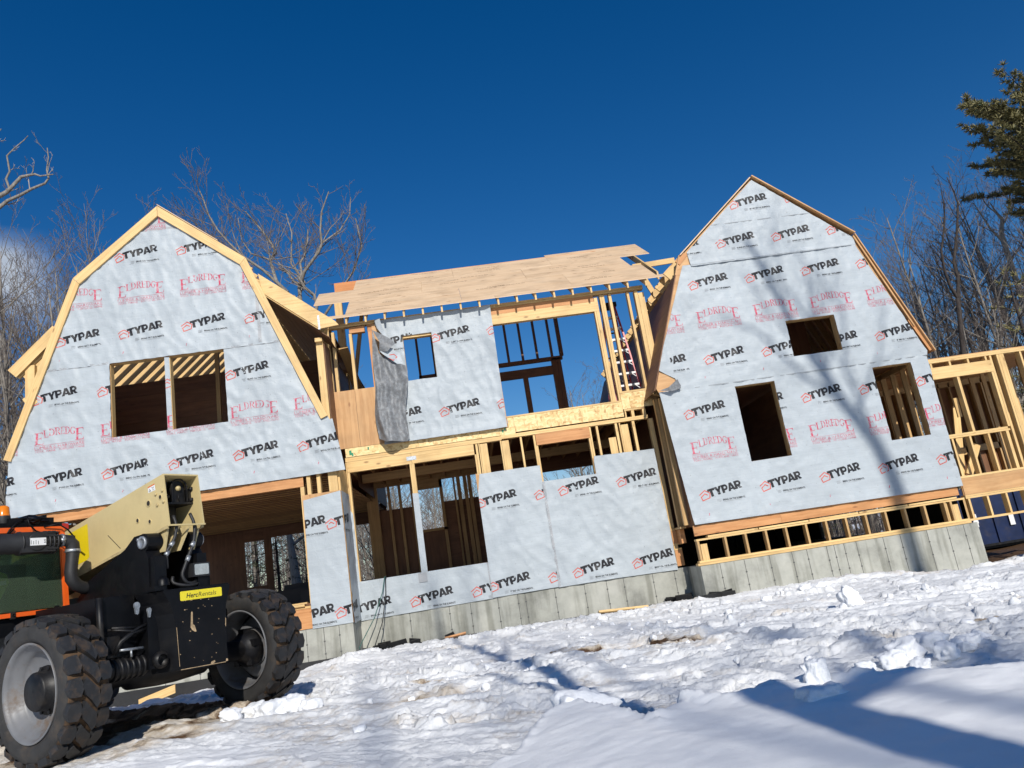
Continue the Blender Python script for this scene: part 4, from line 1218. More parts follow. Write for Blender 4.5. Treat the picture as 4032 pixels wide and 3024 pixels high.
for x0, x1, z0, z1 in ((9.83, 9.87, 2.675, 2.773), (10.24, 10.28, 2.675, 2.773), (10.64, 10.68, 2.675, 2.773), (11.03, 11.07, 2.675, 2.773), (10.32, 10.375, 1.27, 2.43),
                       (11.08, 11.13, 1.27, 2.43), (11.135, 11.175, .425, 2.77), (11.29, 11.33, .425, 2.773), (11.335, 11.45, .425, 2.773), (9.83, 9.87, .425, 1.19), (10.21, 10.25, .425, 1.19),
                       (10.61, 10.65, .425, 1.19), (11.0, 11.06, .425, 1.19), (11.8, 11.84, .425, 2.77), (12.2, 12.24, .425, 2.77), (12.55, 12.6, .425, 2.77),
                       (9.70, 9.745, -.412, -.022), (9.815, 9.855, -.412, -.022), (10.205, 10.245, -.412, -.022), (10.60, 10.64, -.412, -.022), (11.0, 11.04, -.412, -.022), (11.42, 11.46, -.412, -.022), (12.0, 12.04, -.412, -.022), (12.5, 12.54, -.412, -.022)):
    bb = MB(); bb.box(x0, x1, YL + .006, YL + .145, z0, z1); bb.build('stud', W, add)
bb = MB(); bb.beam((10.05, YL + .35, .42), (10.72, YL + .9, 1.92), .14, .04, (0, 1, -.2)); bb.build('brace', W, add)
bb = MB(); bb.beam((10.0, YL + .7, .9), (10.40, YL + .5, .93), .13, .03); bb.build('brace', W, add)
bb = MB(); bb.beam((10.18, YL + .30, 1.20 - .75), (10.52, YL + .30, 1.02), .14, .04, (0, 1, 0)); bb.build('brace', W, add)
bb = MB(); bb.beam((10.30, YL + .24, 1.62), (10.28, YL + .20, 2.02), .09, .035); bb.build('brace', W, add)
bb = MB()
for k in range(14): bb.box(9.9 + .28 * k, 9.94 + .28 * k, 17.9, 18.02, .42, 2.8)
bb.box(9.9, 13.4, 17.9, 18.02, 2.7, 2.85); bb.box(9.9, 13.4, 17.9, 18.02, 1.05, 1.2)
for k in range(7): bb.box(AX1 - .1, AX1, YL + .2 + .42 * k, YL + .24 + .42 * k, .42, 2.8)
bb.build('back_studs', M['spruce_b'], add)
bb = MB(); bb.box(9.76, 11.25, 18.03, 18.05, .42, 2.85); bb.box(11.95, 13.4, 18.03, 18.05, .42, 2.85); bb.box(11.25, 11.95, 18.03, 18.05, .42, 1.4); bb.box(11.25, 11.95, 18.03, 18.05, 2.5, 2.85)
bb.box(9.77, AX1, YL + .1, 18.0, .36, .38); bb.build('inner_sheathing', M['ply_brown_shaded'], add)
bb = MB(); bb.box(9.79, 13.5, YL + .02, 18.1, 2.856, 2.872); bb.build('roof_deck', M['ply'], add)  # unseen deck added to shade the inside of the addition
bb = MB(); bb.box(12.35, 12.55, 15.4, 15.6, -1.9, -.455); bb.box(10.9, 11.0, 17.5, 17.7, -1.9, -.455); bb.build('support_post', M['spruce_b'], add)

# ------------------------------------------------------------------ GROUND (one sheet; fine near the camera, coarse to the horizon)
_rng = np.random.RandomState(5)
_perm = _rng.rand(512, 512)
def vnoise(x, y):
    xi = np.floor(x).astype(int); yi = np.floor(y).astype(int)
    fx = x - xi; fy = y - yi
    fx = fx * fx * (3 - 2 * fx); fy = fy * fy * (3 - 2 * fy)
    a = _perm[xi % 512, yi % 512]; b = _perm[(xi + 1) % 512, yi % 512]
    c = _perm[xi % 512, (yi + 1) % 512]; d = _perm[(xi + 1) % 512, (yi + 1) % 512]
    return (a + (b - a) * fx) * (1 - fy) + (c + (d - c) * fx) * fy
def fbm(x, y, o=4, g=0.5):
    s = 0; a = 1; t = 0
    for i in range(o):
        s = s + a * vnoise(x * 2 ** i + 17.3 * i, y * 2 ** i + 9.1 * i); t += a; a *= g
    return s / t
def cells(x, y):
    """distance-shaped lumps: returns (0..1 dome, cell random)"""
    xi = np.floor(x).astype(int); yi = np.floor(y).astype(int)
    best = np.full(x.shape, 9.0); sec = np.full(x.shape, 9.0); rid = np.zeros(x.shape)
    for i in (-1, 0, 1):
        for j in (-1, 0, 1):
            cx = xi + i; cy = yi + j
            px = cx + _perm[cx % 512, cy % 512]; py = cy + _perm[(cx + 77) % 512, (cy + 131) % 512]
            d = np.hypot(x - px, y - py)
            r = _perm[(cx + 211) % 512, (cy + 7) % 512]
            nb = d < best
            sec = np.where(nb, best, np.minimum(sec, d)); rid = np.where(nb, r, rid); best = np.where(nb, d, best)
    return np.clip((sec - best) * 2.2, 0, 1), rid
def sst(a, b, x):
    t = np.clip((x - a) / (b - a), 0, 1); return t * t * (3 - 2 * t)
_yc_x = [-6, -2.6, -1.4, -.4, 0.05, .22, .38, .48, .62, .80, .95, 1.3, 1.66, 1.95, 2.5, 3.2, 5]
_yc_y = [2.0, 2.6, 2.9, 3.1, 3.40, 3.85, 4.00, 3.75, 3.32, 3.52, 3.34, 3.44, 3.24, 2.95, 2.2, 1.2, -1]
OM = np.array([-3.126, 8.056]); _an = math.radians(56.5)
def ground_fields(x, y, fine=True):
    s = .459 * x + .888 * y                      # across the wheel tracks
    t = .888 * x - .459 * y                      # along them
    z = -1.0 - .10 * sst(7.5, 13.5, y) - .24 * sst(6, 9.8, x) * sst(9, 13, y) - .24 * sst(-2.7, -4.2, x) * sst(12.0, 14.4, y)
    z = z + .05 * sst(1, 5, x) * sst(11, 6, y)
    z = z - .25 * sst(16, 22, y) * sst(9.5, 13, x)
    z = z - .55 * sst(15.2, 16.2, y) * sst(9.8, 9, x) * sst(-8.6, -8, x)
    big = fbm(x * .55 + 3, y * .55, 3) - .5
    z = z + .10 * big
    # bank that the camera looks over
    w = vnoise(x * 3.1, y * 0.0 + 4.4) * .10 + vnoise(x * 9.0, y * 0 + 1.4) * .04
    yc = np.interp(x, _yc_x, _yc_y) + w - .07
    bank = sst(yc + .16, yc - .10, y)
    amp = np.interp(x, [-3.2, -1.6, -.4, .4, 2, 6], [.02, .10, .22, .34, .38, .42])
    bt = -1.0 + amp + .05 * (fbm(x * 1.3, y * 1.3, 2) - .5) - .10 * sst(1.6, 3.6, yc - y) * 0
    rough = 1 - sst(yc + .05, yc - .25, y) * sst(-.6, .5, x)
    # churned snow
    if fine:
        wx = .55 * (fbm(x * 3.1, y * 3.1, 4, .6) - .5); wy = .55 * (fbm(x * 3.1 + 40, y * 3.1 + 9, 4, .6) - .5)
        c1, r1 = cells(s * 3.6 + wx * 2.2, t * 2.0 + wy * 2.0)
        c2, r2 = cells(s * 8.5 + wx * 4.5, t * 5.2 + 5 + wy * 4.0)
        c3, r3 = cells(x * 17 + 3 + wx * 7, y * 17 + wy * 7)
        patch = sst(.42, .60, fbm(x * .9 + 7, y * .9 + 2, 3))
        e1 = sst(0, .16, c1); e2 = sst(0, .22, c2); e3 = sst(0, .3, c3)
        d = .080 * e1 * (r1 ** 2.2) * patch + .045 * e2 * r2 ** 2.2 * (.30 + .70 * patch) + .016 * e3 * r3 ** 1.5 * (.30 + .70 * patch)
        rg1 = 1 - np.abs(2 * fbm(s * 4.2 + wx, t * 1.0 + wy, 4, .55) - 1)
        d = d + .050 * (rg1 ** 3 - .4) + .050 * (fbm(s * 3.0, t * .9, 5, .62) - .5) + .030 * (fbm(x * 8, y * 8, 5, .65) - .5)
    else:
        d = .03 * (fbm(x * 2, y * 2, 3) - .5)
    draw = d
    d = .82 * d * rough * sst(120, 30, np.hypot(x, y))
    # wheel ruts
    wob = .16 * (fbm(t * .6, s * .2, 2) - .5) * 2
    ruts = 0
    for s0, dep, wd in ((8.40, .06, .26), (7.28, .04, .24), (6.3, .035, .22), (9.75, .05, .25), (10.9, .045, .25), (5.35, .03, .2)):
        g = np.exp(-((s - s0 - wob) / wd) ** 2)
        rim = np.exp(-((np.abs(s - s0 - wob) - wd * 1.7) / .12) ** 2)
        ruts = ruts - dep * g + .05 * rim * fbm(t * 2.2, s * 3, 3)
    inside = sst(15.0, 13.6, y) * sst(-9, -6, x) * sst(14, 9, x)
    z = z + d + ruts * rough * inside
    # foot of the foundation: drift
    z = z + .10 * np.exp(-((y - 13.9) / .5) ** 2) * fbm(x * 1.6, y * 0 + 2, 3) * sst(-2.9, -2.0, x)
    z = z * (1 - bank) + np.maximum(bt + .35 * d * (1 - .8 * sst(-.6, .5, x)) + .022 * (fbm(x * 4, y * 6, 5, .6) - .5) + .35 * draw * np.exp(-((yc - y) / .16) ** 2), z) * bank
    # smooth drift in the lower left corner and under the near wheel
    drift = sst(6.9, 6.0, y) * sst(-1.4, -2.4, x)
    z = z * (1 - drift) + (-.985 + .06 * (fbm(x * 1.2, y * 1.2, 2) - .5) + .3 * d) * drift
    # dirt
    base = .0
    base = base + .70 * np.exp(-((s - 8.42 - wob * .8) / .08) ** 2) * sst(.44, .62, fbm(t * 1.4 + 3, s * .7, 4, .65))
    base = base * sst(-2.6, -1.6, x)
    base = base + .30 * np.exp(-((s - 8.42 - wob) / .30) ** 2)
    base = base + .60 * np.exp(-((s - 7.25 - wob * .7) / .07) ** 2) * sst(.52, .66, fbm(t * 1.2 + 9, s, 4, .6))
    base = base + .30 * np.exp(-((s - 6.35 - wob) / .22) ** 2) * sst(.45, .6, fbm(t * 1.1, s + 4, 3))
    base = base + .28 * sst(.54, .72, fbm(s * 1.2 + 11, t * .5, 4, .6)) * rough
    lx = (x - OM[0]) * math.cos(_an) + (y - OM[1]) * math.sin(_an); ly = -(x - OM[0]) * math.sin(_an) + (y - OM[1]) * math.cos(_an)
    under = sst(-2.3, -.9, ly) * sst(1.5, .9, lx) * sst(-1.9, -.8, lx) * sst(6, 4, ly) * sst(-1.2, -.4, ly)
    base = base + under * (.42 + .42 * sst(.4, .6, fbm(x * 1.5, y * 1.5, 3)))
    base = base * (1 - bank * .95) * (1 - drift)
    # bare earth by the far corner, under the house and out in the woods
    base = base + 1.1 * sst(15.4, 16.6, y + 1.5 * (fbm(x * .7, y * .7, 3) - .5)) * sst(40, 20, y)
    base = base + 1.1 * sst(9.9, 10.3, x) * sst(14.7, 15.3, y + .6 * (fbm(x, y, 3) - .5)) * sst(30, 22, y)
    base = base + .75 * sst(18, 26, y) * sst(.44, .56, fbm(x * .15, y * .15, 4))
    smooth = np.maximum(bank * sst(-.6, .5, x), drift)
    return z, np.clip(base, 0, 1.2), smooth

def axis(parts):
    out = []
    for a, b, st in parts:
        n = max(1, int(round((b - a) / st)))
        out.extend(list(a + (b - a) * np.arange(n) / n))
    out.append(parts[-1][1]); return np.array(out)
gx = axis([(-900, -200, 140), (-200, -60, 14), (-60, -12, 2.4), (-12, -6.4, .25), (-6.4, -3.6, .06), (-3.6, 5.6, .016), (5.6, 6.2, .03), (6.2, 10.6, .06), (10.6, 18, .35), (18, 60, 2.6), (60, 200, 14), (200, 900, 140)])
gy = axis([(-300, -60, 40), (-60, -4, 2.0), (-4, 1.2, .30), (1.2, 2.6, .03), (2.6, 9.0, .016), (9.0, 14.6, .034), (14.6, 17, .15), (17, 30, .6), (30, 80, 3), (80, 200, 15), (200, 900, 140)])
GX, GY = np.meshgrid(gx, gy)
GZ, GD, GS = ground_fields(GX, GY)
far = sst(60, 300, np.hypot(GX, GY)); GZ = GZ * (1 - far) + (-1.2) * far
nv = GX.size; nx = len(gx); ny = len(gy)
gm = bpy.data.meshes.new('snow_ground')
co = np.empty((nv, 3), np.float32); co[:, 0] = GX.ravel(); co[:, 1] = GY.ravel(); co[:, 2] = GZ.ravel()
ii, jj = np.meshgrid(np.arange(nx - 1), np.arange(ny - 1))
a0 = (jj * nx + ii).ravel()
quads = np.stack([a0, a0 + 1, a0 + 1 + nx, a0 + nx], 1).astype(np.int32)
gm.vertices.add(nv); gm.vertices.foreach_set('co', co.ravel())
gm.loops.add(quads.size); gm.loops.foreach_set('vertex_index', quads.ravel())
gm.polygons.add(len(quads)); gm.polygons.foreach_set('loop_start', np.arange(0, quads.size, 4, dtype=np.int32))
gm.update(calc_edges=True)
gm.polygons.foreach_set('use_smooth', np.ones(len(quads), bool))
for nm, arr in (('dirt', GD), ('smoothness', GS)):
    at = gm.attributes.new(nm, 'FLOAT', 'POINT'); at.data.foreach_set('value', arr.ravel().astype(np.float32))
gm.materials.append(M['snow'])
ground = bpy.data.objects.new('snow_ground', gm); COL.objects.link(ground)
tag(ground, kind='structure')
def gz(x, y):
    z, _, _ = ground_fields(np.array([[float(x)]]), np.array([[float(y)]])); return float(z[0, 0])

# snow lumps
def lump(name, loc, size, seed, label, group=None, flat=.75, blocky=.5, rz_=0.0, detail=4):
    bm_ = MB()
    import bmesh
    bm = bmesh.new(); bmesh.ops.create_icosphere(bm, subdivisions=detail, radius=1.0)
    for v in bm.verts:
        p = v.co.copy()
        m = max(abs(p.x), abs(p.y), abs(p.z))
        q = p / m * .82
        p = p.lerp(q, blocky)
        n = mn.noise(p * 1.3 + Vector((seed, 0, 0))) * .34 + mn.noise(p * 3.1 + Vector((0, seed, 0))) * .20 + abs(mn.noise(p * 5.5 + Vector((0, 0, seed)))) * .16 + mn.noise(p * 13 + Vector((0, 0, seed))) * .06
        v.co = p * (1 + n)
    me = bpy.data.meshes.new(name); bm.to_mesh(me); bm.free()
    me.polygons.foreach_set('use_smooth', [True] * len(me.polygons))
    me.materials.append(M['chunk'])
    o = bpy.data.objects.new(name, me); COL.objects.link(o)
    sx, sy, sz = size if hasattr(size, '__len__') else (size, size * .9, size * flat)
    o.scale = (sx, sy, sz); o.location = loc; o.rotation_euler = (seed * 1.3 % .5 - .25, seed * 2.1 % .5 - .25, rz_)
    tag(o, label, 'snow lump', group)
    return o
lump('snow_lump', (4.12, 8.78, gz(4.12, 8.78) + .09), (.105, .10, .15), 3.1, 'large egg-shaped snow lump standing alone on the flattened snow right of centre', blocky=.1)
lump('snow_lump', (.42, 4.0, -.735), (.155, .12, .115), 5.7, 'broad flat-topped snow slab on the bank edge in the foreground', blocky=.75, rz_=.3)
lump('snow_lump', (1.32, 3.28, gz(1.32, 3.28) + .03), (.055, .045, .055), 8.2, 'small sharp-edged block of snow on the shaded bank', blocky=.85, rz_=.7)
lump('snow_lump', (1.22, 3.02, gz(1.22, 3.02) - .01), (.10, .06, .05), 9.4, 'broken crust of snow just below the small block on the shaded bank', blocky=.6, rz_=.2)
for k, (x, y, s_) in enumerate(((2.55, 5.05, .09), (2.72, 5.2, .13), (2.95, 5.28, .12), (3.12, 5.15, .10), (2.85, 4.95, .08), (3.3, 5.3, .09), (2.38, 5.1, .06), (2.65, 4.92, .06), (3.02, 5.05, .07))):
    lump('snow_lump', (x, y, gz(x, y) + s_ * .15), s_, 11.0 + k * 1.7, 'snow block in the tumbled heap at the right side of the snow', 'snow blocks of the heap on the right', blocky=.6, rz_=k)
for k, (x, y, s_) in enumerate(((5.2, 12.6, .10), (5.5, 12.8, .15), (5.75, 12.9, .13), (4.4, 12.2, .09), (6.1, 12.8, .09), (4.9, 12.9, .08), (7.0, 12.7, .10), (7.6, 12.5, .07))):
    lump('snow_lump', (x, y, gz(x, y) + s_ * .2), s_, 31.0 + k * 2.3, 'snow block in the drift along the right foundation', 'snow blocks along the right foundation', blocky=.55, rz_=k)
for k, (x, y, s_) in enumerate(((-2.35, 8.25, .13), (-2.15, 8.1, .16), (-1.95, 8.2, .13), (-2.5, 8.0, .10), (-1.75, 8.05, .10))):
    lump('snow_lump', (x, y, gz(x, y) + s_ * .3), s_, 51.0 + k * 1.9, 'snow block heaped against the far rear tyre', 'snow blocks at the far rear tyre', blocky=.6, rz_=k)
protos = [lump('snow_crumb', (-1.0 + .5 * k, 6.1 + .2 * k, gz(-1.0 + .5 * k, 6.1 + .2 * k) + .01), .05, 71.0 + k * 3.7, 'small crumb of snow lying on the churned snow', 'small snow crumbs', blocky=.55 + .12 * k, detail=3) for k in range(4)]
for k in range(150):
    s_ = 6.0 + 6.6 * random.random() if k % 3 else random.choice((8.75, 8.05, 7.6, 6.95, 9.45, 10.1)) + random.gauss(0, .08)
    t_ = random.uniform(-5.5, 4.2)
    x, y = .459 * s_ + .888 * t_, .888 * s_ - .459 * t_
    if y > 14.2 or y < 3.6 or (x < -2.9): continue
    o = protos[k % 4].copy(); COL.objects.link(o)
    r = random.uniform(.012, .036) * (1 + .04 * y)
    o.scale = (r, r * random.uniform(.7, 1), r * random.uniform(.5, .9)); o.location = (x, y, gz(x, y) + r * .25); o.rotation_euler = (random.random(), random.random(), random.random() * 6)

# ------------------------------------------------------------------ TELEHANDLER (local axes: x right, y forward, z up)
M['blk'] = flat_mat('black_machine_paint', (0.003, 0.0033, 0.0045), 0.42, nscale=5, namt=0.35, spec=.22, dirt=(0.014, 0.012, 0.010), dirtamt=0.4)
M['blk2'] = flat_mat('oily_black_metal', (0.007, 0.007, 0.008), 0.45, nscale=9, namt=0.5, spec=.3, dirt=(0.040, 0.033, 0.026), dirtamt=0.6, bumpamt=.15)
M['beige'] = flat_mat('beige_paint', (0.56, 0.445, 0.215), 0.38, nscale=3, namt=0.05, dirt=(0.42, 0.33, 0.17), dirtamt=0.35)
M['beige_worn'] = flat_mat('dusty_beige_paint', (0.50, 0.40, 0.20), 0.5, nscale=8, namt=0.1, dirt=(0.13, 0.08, 0.04), dirtamt=0.6)
M['yellow'] = flat_mat('yellow_decal', (0.72, 0.55, 0.006), 0.4, nscale=4, namt=0.04)
M['sticker'] = flat_mat('glossy_yellow_sticker', (0.80, 0.66, 0.03), 0.22, nscale=4, namt=0.03)
M['orange'] = flat_mat('orange_cab_paint', (0.78, 0.115, 0.014), 0.35, nscale=6, namt=0.08)
M['white'] = flat_mat('white_label', (0.75, 0.75, 0.74), 0.4, nscale=30, namt=0.05)
M['black_print'] = flat_mat('black_print', (0.015, 0.015, 0.015), 0.5)
M['red_print'] = flat_mat('orange_red_print', (0.62, 0.14, 0.03), 0.5)
M['rust'] = flat_mat('bare_rusty_edge', (0.42, 0.30, 0.17), 0.7, nscale=20, namt=0.4)
M['rim'] = flat_mat('grey_rim_paint', (0.15, 0.153, 0.16), 0.45, nscale=6, namt=0.12, dirt=(0.12, 0.075, 0.04), dirtamt=0.85)
M['tyre'] = flat_mat('dusty_rubber', (0.026, 0.025, 0.024), 0.8, nscale=8, namt=0.35, dirt=(0.075, 0.056, 0.04), dirtamt=0.7, bumpamt=.3)
M['tread'] = flat_mat('black_tread_rubber', (0.014, 0.0145, 0.016), 0.6, nscale=12, namt=0.4, dirt=(0.13, 0.075, 0.035), dirtamt=0.45, bumpamt=.3)
M['mud'] = flat_mat('dried_mud', (0.080, 0.046, 0.023), 0.95, nscale=14, namt=0.5, dirt=(0.018, 0.014, 0.011), dirtamt=0.9, bumpamt=.6)
M['amber'] = flat_mat('amber_lens', (0.75, 0.20, 0.01), 0.2, namt=.1)
M['redlens'] = flat_mat('red_lens', (0.40, 0.018, 0.016), 0.3, namt=.15)
M['lens'] = flat_mat('clear_lamp_lens', (0.55, 0.56, 0.55), 0.12, 0.6, namt=.15, nscale=25)
M['lime'] = flat_mat('lime_safety_cloth', (0.42, 0.58, 0.03), 0.8, nscale=10, namt=.25, bumpamt=.5)
M['grey_tape'] = flat_mat('silver_reflective_tape', (0.55, 0.62, 0.66), 0.4)
M['blk_plastic'] = flat_mat('black_plastic', (0.016, 0.016, 0.017), 0.55, nscale=12, namt=.25)
def glass_mat():
    m, nt, b = new_mat('green_tinted_glass')
    b.inputs['Base Color'].default_value = (0.22, 0.31, 0.21, 1)
    b.inputs['Roughness'].default_value = 0.03
    b.inputs['Transmission Weight'].default_value = 0.85
    b.inputs['IOR'].default_value = 1.15
    return m
M['glass'] = glass_mat()
M['olive'] = flat_mat('olive_seat_cloth', (0.045, 0.05, 0.018), 0.8, namt=.3)

T0 = Vector((-3.126, 8.056, -1.0)); TA = math.radians(56.5)
tele = thing('telehandler', 'mud-splashed black and beige telescopic handler with orange cab parked rear towards the camera', 'telehandler', T0, TA)
def tb(mbx, name, mats, parent=None, label=None):
    return mbx.build(name, mats, parent or tele, label, inv=False)
def rounded_prism(mbx, pts, fn, mat=0): mbx.prismx(pts, fn, mat)

def make_wheel(cx, cy, out, name_label=None):
    """out = -1: outer face towards -x"""
    c = (cx, cy, .61); ax = (out, 0, 0)
    t = MB()
    t.lathe([(-.13, .395), (-.165, .405), (-.186, .45), (-.190, .50), (-.178, .545), (-.150, .562), (.150, .562), (.178, .545), (.190, .50), (.186, .45), (.165, .405), (.13, .395)], c, ax, 72, 0)
    # thick mud caked between the blocks
    t.lathe([(-.168, .556), (-.150, .568), (-.05, .572), (.05, .570), (.150, .569), (.168, .556)], c, ax, 72, 1)
    nb = 20; pitch = 2 * PI / nb
    def put(pts, mat, r0, r1, tap):
        mxx = sum(p[0] for p in pts) / len(pts); mtt = sum(p[1] for p in pts) / len(pts)
        def fn(p, k):
            q = p if k == 0 else (mxx + (p[0] - mxx) * tap, mtt + (p[1] - mtt) * tap)
            r = r0 if k == 0 else r1
            an = q[1] / .60
            e = (q[0] / .19) ** 4 * .018 * k
            return (cx + out * q[0], cy + math.sin(an) * (r - e), .61 + math.cos(an) * (r - e))
        n = len(pts)
        t.poly([fn(p, 1) for p in pts], mat)
        for i in range(n):
            a, b_ = pts[i], pts[(i + 1) % n]
            t.poly([fn(a, 0), fn(b_, 0), fn(b_, 1), fn(a, 1)], mat)
    for k in range(nb):
        a = k * pitch * .60
        j = random.uniform(-.004, .004)
        hexa_ = [(.060, -.008), (.088, -.082), (.165, -.078), (.192, -.01), (.170, .074), (.090, .080)]
        put([(p[0], p[1] + a + j) for p in hexa_], 2, .545, .612, .93)
        hexb = [(-p[0], p[1]) for p in hexa_][::-1]
        put([(p[0], p[1] + a + pitch * .30 + j) for p in hexb], 2, .545, .612, .93)
        dg = [(-.084, -.098), (-.052, -.145), (.0, -.075), (.055, -.020), (.084, .060), (.052, .128), (.0, .070), (-.060, .012)]
        put([(p[0], p[1] + a + pitch * .15 + pitch * .30) for p in dg], 2, .550, .615, .94)
    tyre = t
    r = MB()
    r.lathe([(.155, .398), (.178, .408), (.184, .402), (.176, .388), (.150, .372), (.118, .362), (.105, .335), (.060, .318), (.035, .300), (.020, .215), (.020, .155), (.015, .0)], c, ax, 64, 0)
    r.lathe([(.10, .36), (-.10, .375), (-.150, .378), (-.176, .392), (-.184, .404), (-.178, .410), (-.150, .398)], c, ax, 64, 0)
    h = MB()
    h.lathe([(.0, .205), (.035, .20), (.045, .165), (.125, .158), (.140, .145), (.145, .05), (.150, .0)], c, ax, 32, 0)
    for k in range(10):
        an = 2 * PI * k / 10
        h.lathe([(.02, .018), (.05, .018), (.052, .0)], (cx, cy + math.cos(an) * .185, .61 + math.sin(an) * .185), ax, 6, 0, smooth=False)
    h.lathe([(-.02, .0), (-.03, .19), (-.09, .20), (-.16, .15), (-.20, .12), (-.30, .10)], c, ax, 28, 0)
    for k in range(5):
        an = 2 * PI * k / 5 + .3
        h.box(cx - out * .10 - .05, cx - out * .10 + .05, cy + math.cos(an) * .17 - .04, cy + math.cos(an) * .17 + .04, .61 + math.sin(an) * .17 - .035, .61 + math.sin(an) * .17 + .035, 0)
    w = tb(tyre, 'wheel', [M['tyre'], M['mud'], M['tread']], tele, name_label)
    tb(r, 'rim', M['rim'], w); tb(h, 'hub', M['blk2'], w)
    return w
make_wheel(-1.087, 0, -1, 'grey-rimmed rear wheel nearest the camera')
make_wheel(1.087, 0, 1, 'mud-caked rear wheel behind the counterweight')
make_wheel(1.087, 3.2, 1); make_wheel(-1.087, 3.2, -1)

# chassis
b = MB()
b.box(-.42, .42, -.38, 3.7, .62, 1.18)
b.box(-.80, -.42, -.20, .02, .78, 1.31)
b.box(.42, .9, .4, 2.6, .55, 1.45)
b.box(-.95, -.42, .75, 2.5, .62, 1.16)
b.hexa([(-.80 + (.38 if k & 1 else 0), (.75 if k & 2 else .02), 1.17 + (.13 if k & 4 else 0)) for k in range(8)])
chassis = tb(b, 'chassis', M['blk'])
b = MB(); b.beam((-.785, -.21, 1.32), (-.765, -.21, .72), .05, .05, (0, 1, 0))
b2 = MB(); b2.tube([(-.785, -.235, 1.31), (-.775, -.235, 1.0), (-.76, -.235, .72), (-.755, -.235, .66)], [.030, .030, .028, .026], 10); tb(b2, 'bumper_tube', M['blk2'], chassis)
# counterweight with curved left edge
edge = [(-.35, 1.29), (-.29, 1.19), (-.25, 1.08), (-.23, .95), (-.22, .72), (-.21, .57)]
c = MB()
front = edge + [(.0, .545), (.33, .55), (.325, .72), (.34, 1.08), (.405, 1.285)]
c.prismx(front[::-1], lambda p, k: (p[0], -.52 if k == 0 else -.36, p[1]))
for i in range(len(edge) - 1):
    (x0, z0), (x1, z1) = edge[i], edge[i + 1]
    c.poly([(x0, -.5195, z0), (x1, -.5195, z1), (x1 - .13, -.30, z1), (x0 - .14, -.30, z0)], 0)
c.box(-.34, .39, -.52, .0, 1.288, 1.30)
cw = tb(c, 'counterweight', M['blk'], tele, 'black rear counterweight plate with scratches and chipped paint')
ch = MB()
def chip(pts, mat=0):
    ch.poly([(p[0], -.5215, p[1]) for p in pts], mat)
chip([(-.062, 1.065), (-.05, 1.075), (-.044, 1.06), (-.048, .955), (-.03, .945), (-.012, .885), (-.03, .884), (-.06, .905), (-.075, .93), (-.068, 1.0)])
chip([(.125, .565), (.135, .585), (.175, .592), (.178, .575), (.15, .562)])
chip([(.318, .90), (.325, .97), (.333, .96), (.326, .88)])
chip([(-.226, .95), (-.221, .95), (-.207, .60), (-.212, .60)]); chip([(-.20, .566), (.30, .552), (.30, .557), (-.2, .573)]); chip([(.30, .56), (.325, .56), (.325, .58), (.305, .585)])
for k in range(26):
    x = random.uniform(-.2, .3); z = random.uniform(.6, 1.2); r = random.uniform(.002, .005)
    chip([(x - r, z), (x, z - r), (x + r * random.uniform(1, 4), z), (x, z + r)])
tb(ch, 'paint_chip', M['rust'], cw)
st = MB()
def rr_poly(x0, x1, z0, z1, r, n=4):
    out = []
    for (cx, cz, a0) in ((x1 - r, z1 - r, 0), (x0 + r, z1 - r, 90), (x0 + r, z0 + r, 180), (x1 - r, z0 + r, 270)):
        for k in range(n + 1):
            an = math.radians(a0 + 90 * k / n); out.append((cx + r * math.cos(an), cz + r * math.sin(an)))
    return out
st.poly([(p[0], -.523, p[1]) for p in rr_poly(-.172, .300, 1.182, 1.268, .012)], 0)
for q in text_fit('Herc', -.105, 1.203, .128, .045, bold=.016, shear=.2): st.poly([(p[0], -.5242, p[1]) for p in q], 1)
for q in text_fit('Rentals', .028, 1.203, .205, .045, bold=-.004, shear=.2): st.poly([(p[0], -.5242, p[1]) for p in q], 1)
tb(st, 'rental_sticker', [M['sticker'], M['black_print']], cw, 'yellow rental sticker with black lettering')

# axle and steering gear under the frame
b = MB(); b.lathe([(-.9, .10), (-.42, .11), (-.40, .15), (-.1, .17), (.1, .17), (.40, .15), (.42, .11), (.9, .10)], (0, -.02, .61), (1, 0, 0), 24)
b.lathe([(-.78, .075), (-.66, .09), (-.40, .09), (-.36, .06)], (0, -.26, .67), (1, 0, 0), 20)
for k in range(6): b.lathe([(-.72 + .055 * k, .085), (-.715 + .055 * k, .10), (-.695 + .055 * k, .10), (-.69 + .055 * k, .085)], (0, -.26, .67), (1, 0, 0), 20)
tb(b, 'axle', M['blk2'])
b = MB(); b.tube([(-.68, -.36, .832), (-.60, -.36, .828), (-.46, -.36, .822)], [.011, .013, .012], 8); b.tube([(-.575, -.36, .82), (-.575, -.36, .76)], .010, 8); tb(b, 'steering_rod', M['steel'])
b = MB(); b.tube([(-.70, -.30, .80), (-.66, -.34, .90), (-.54, -.34, .97), (-.42, -.34, .98)], .022, 8)
b.tube([(-.74, -.28, 1.02), (-.55, -.36, .98), (-.50, -.36, 1.0), (-.42, -.36, 1.02)], .012, 6); b.tube([(-.72, -.30, 1.03), (-.45, -.33, 1.0)], .016, 6)
b.box(-.74, -.62, -.27, -.23, .78, .96)
b.lathe([(0, .045), (.02, .075), (.05, .075), (.07, .05)], (-.37, -.44, .69), (0, -1, 0), 20)
tb(b, 'linkage', M['blk2'])
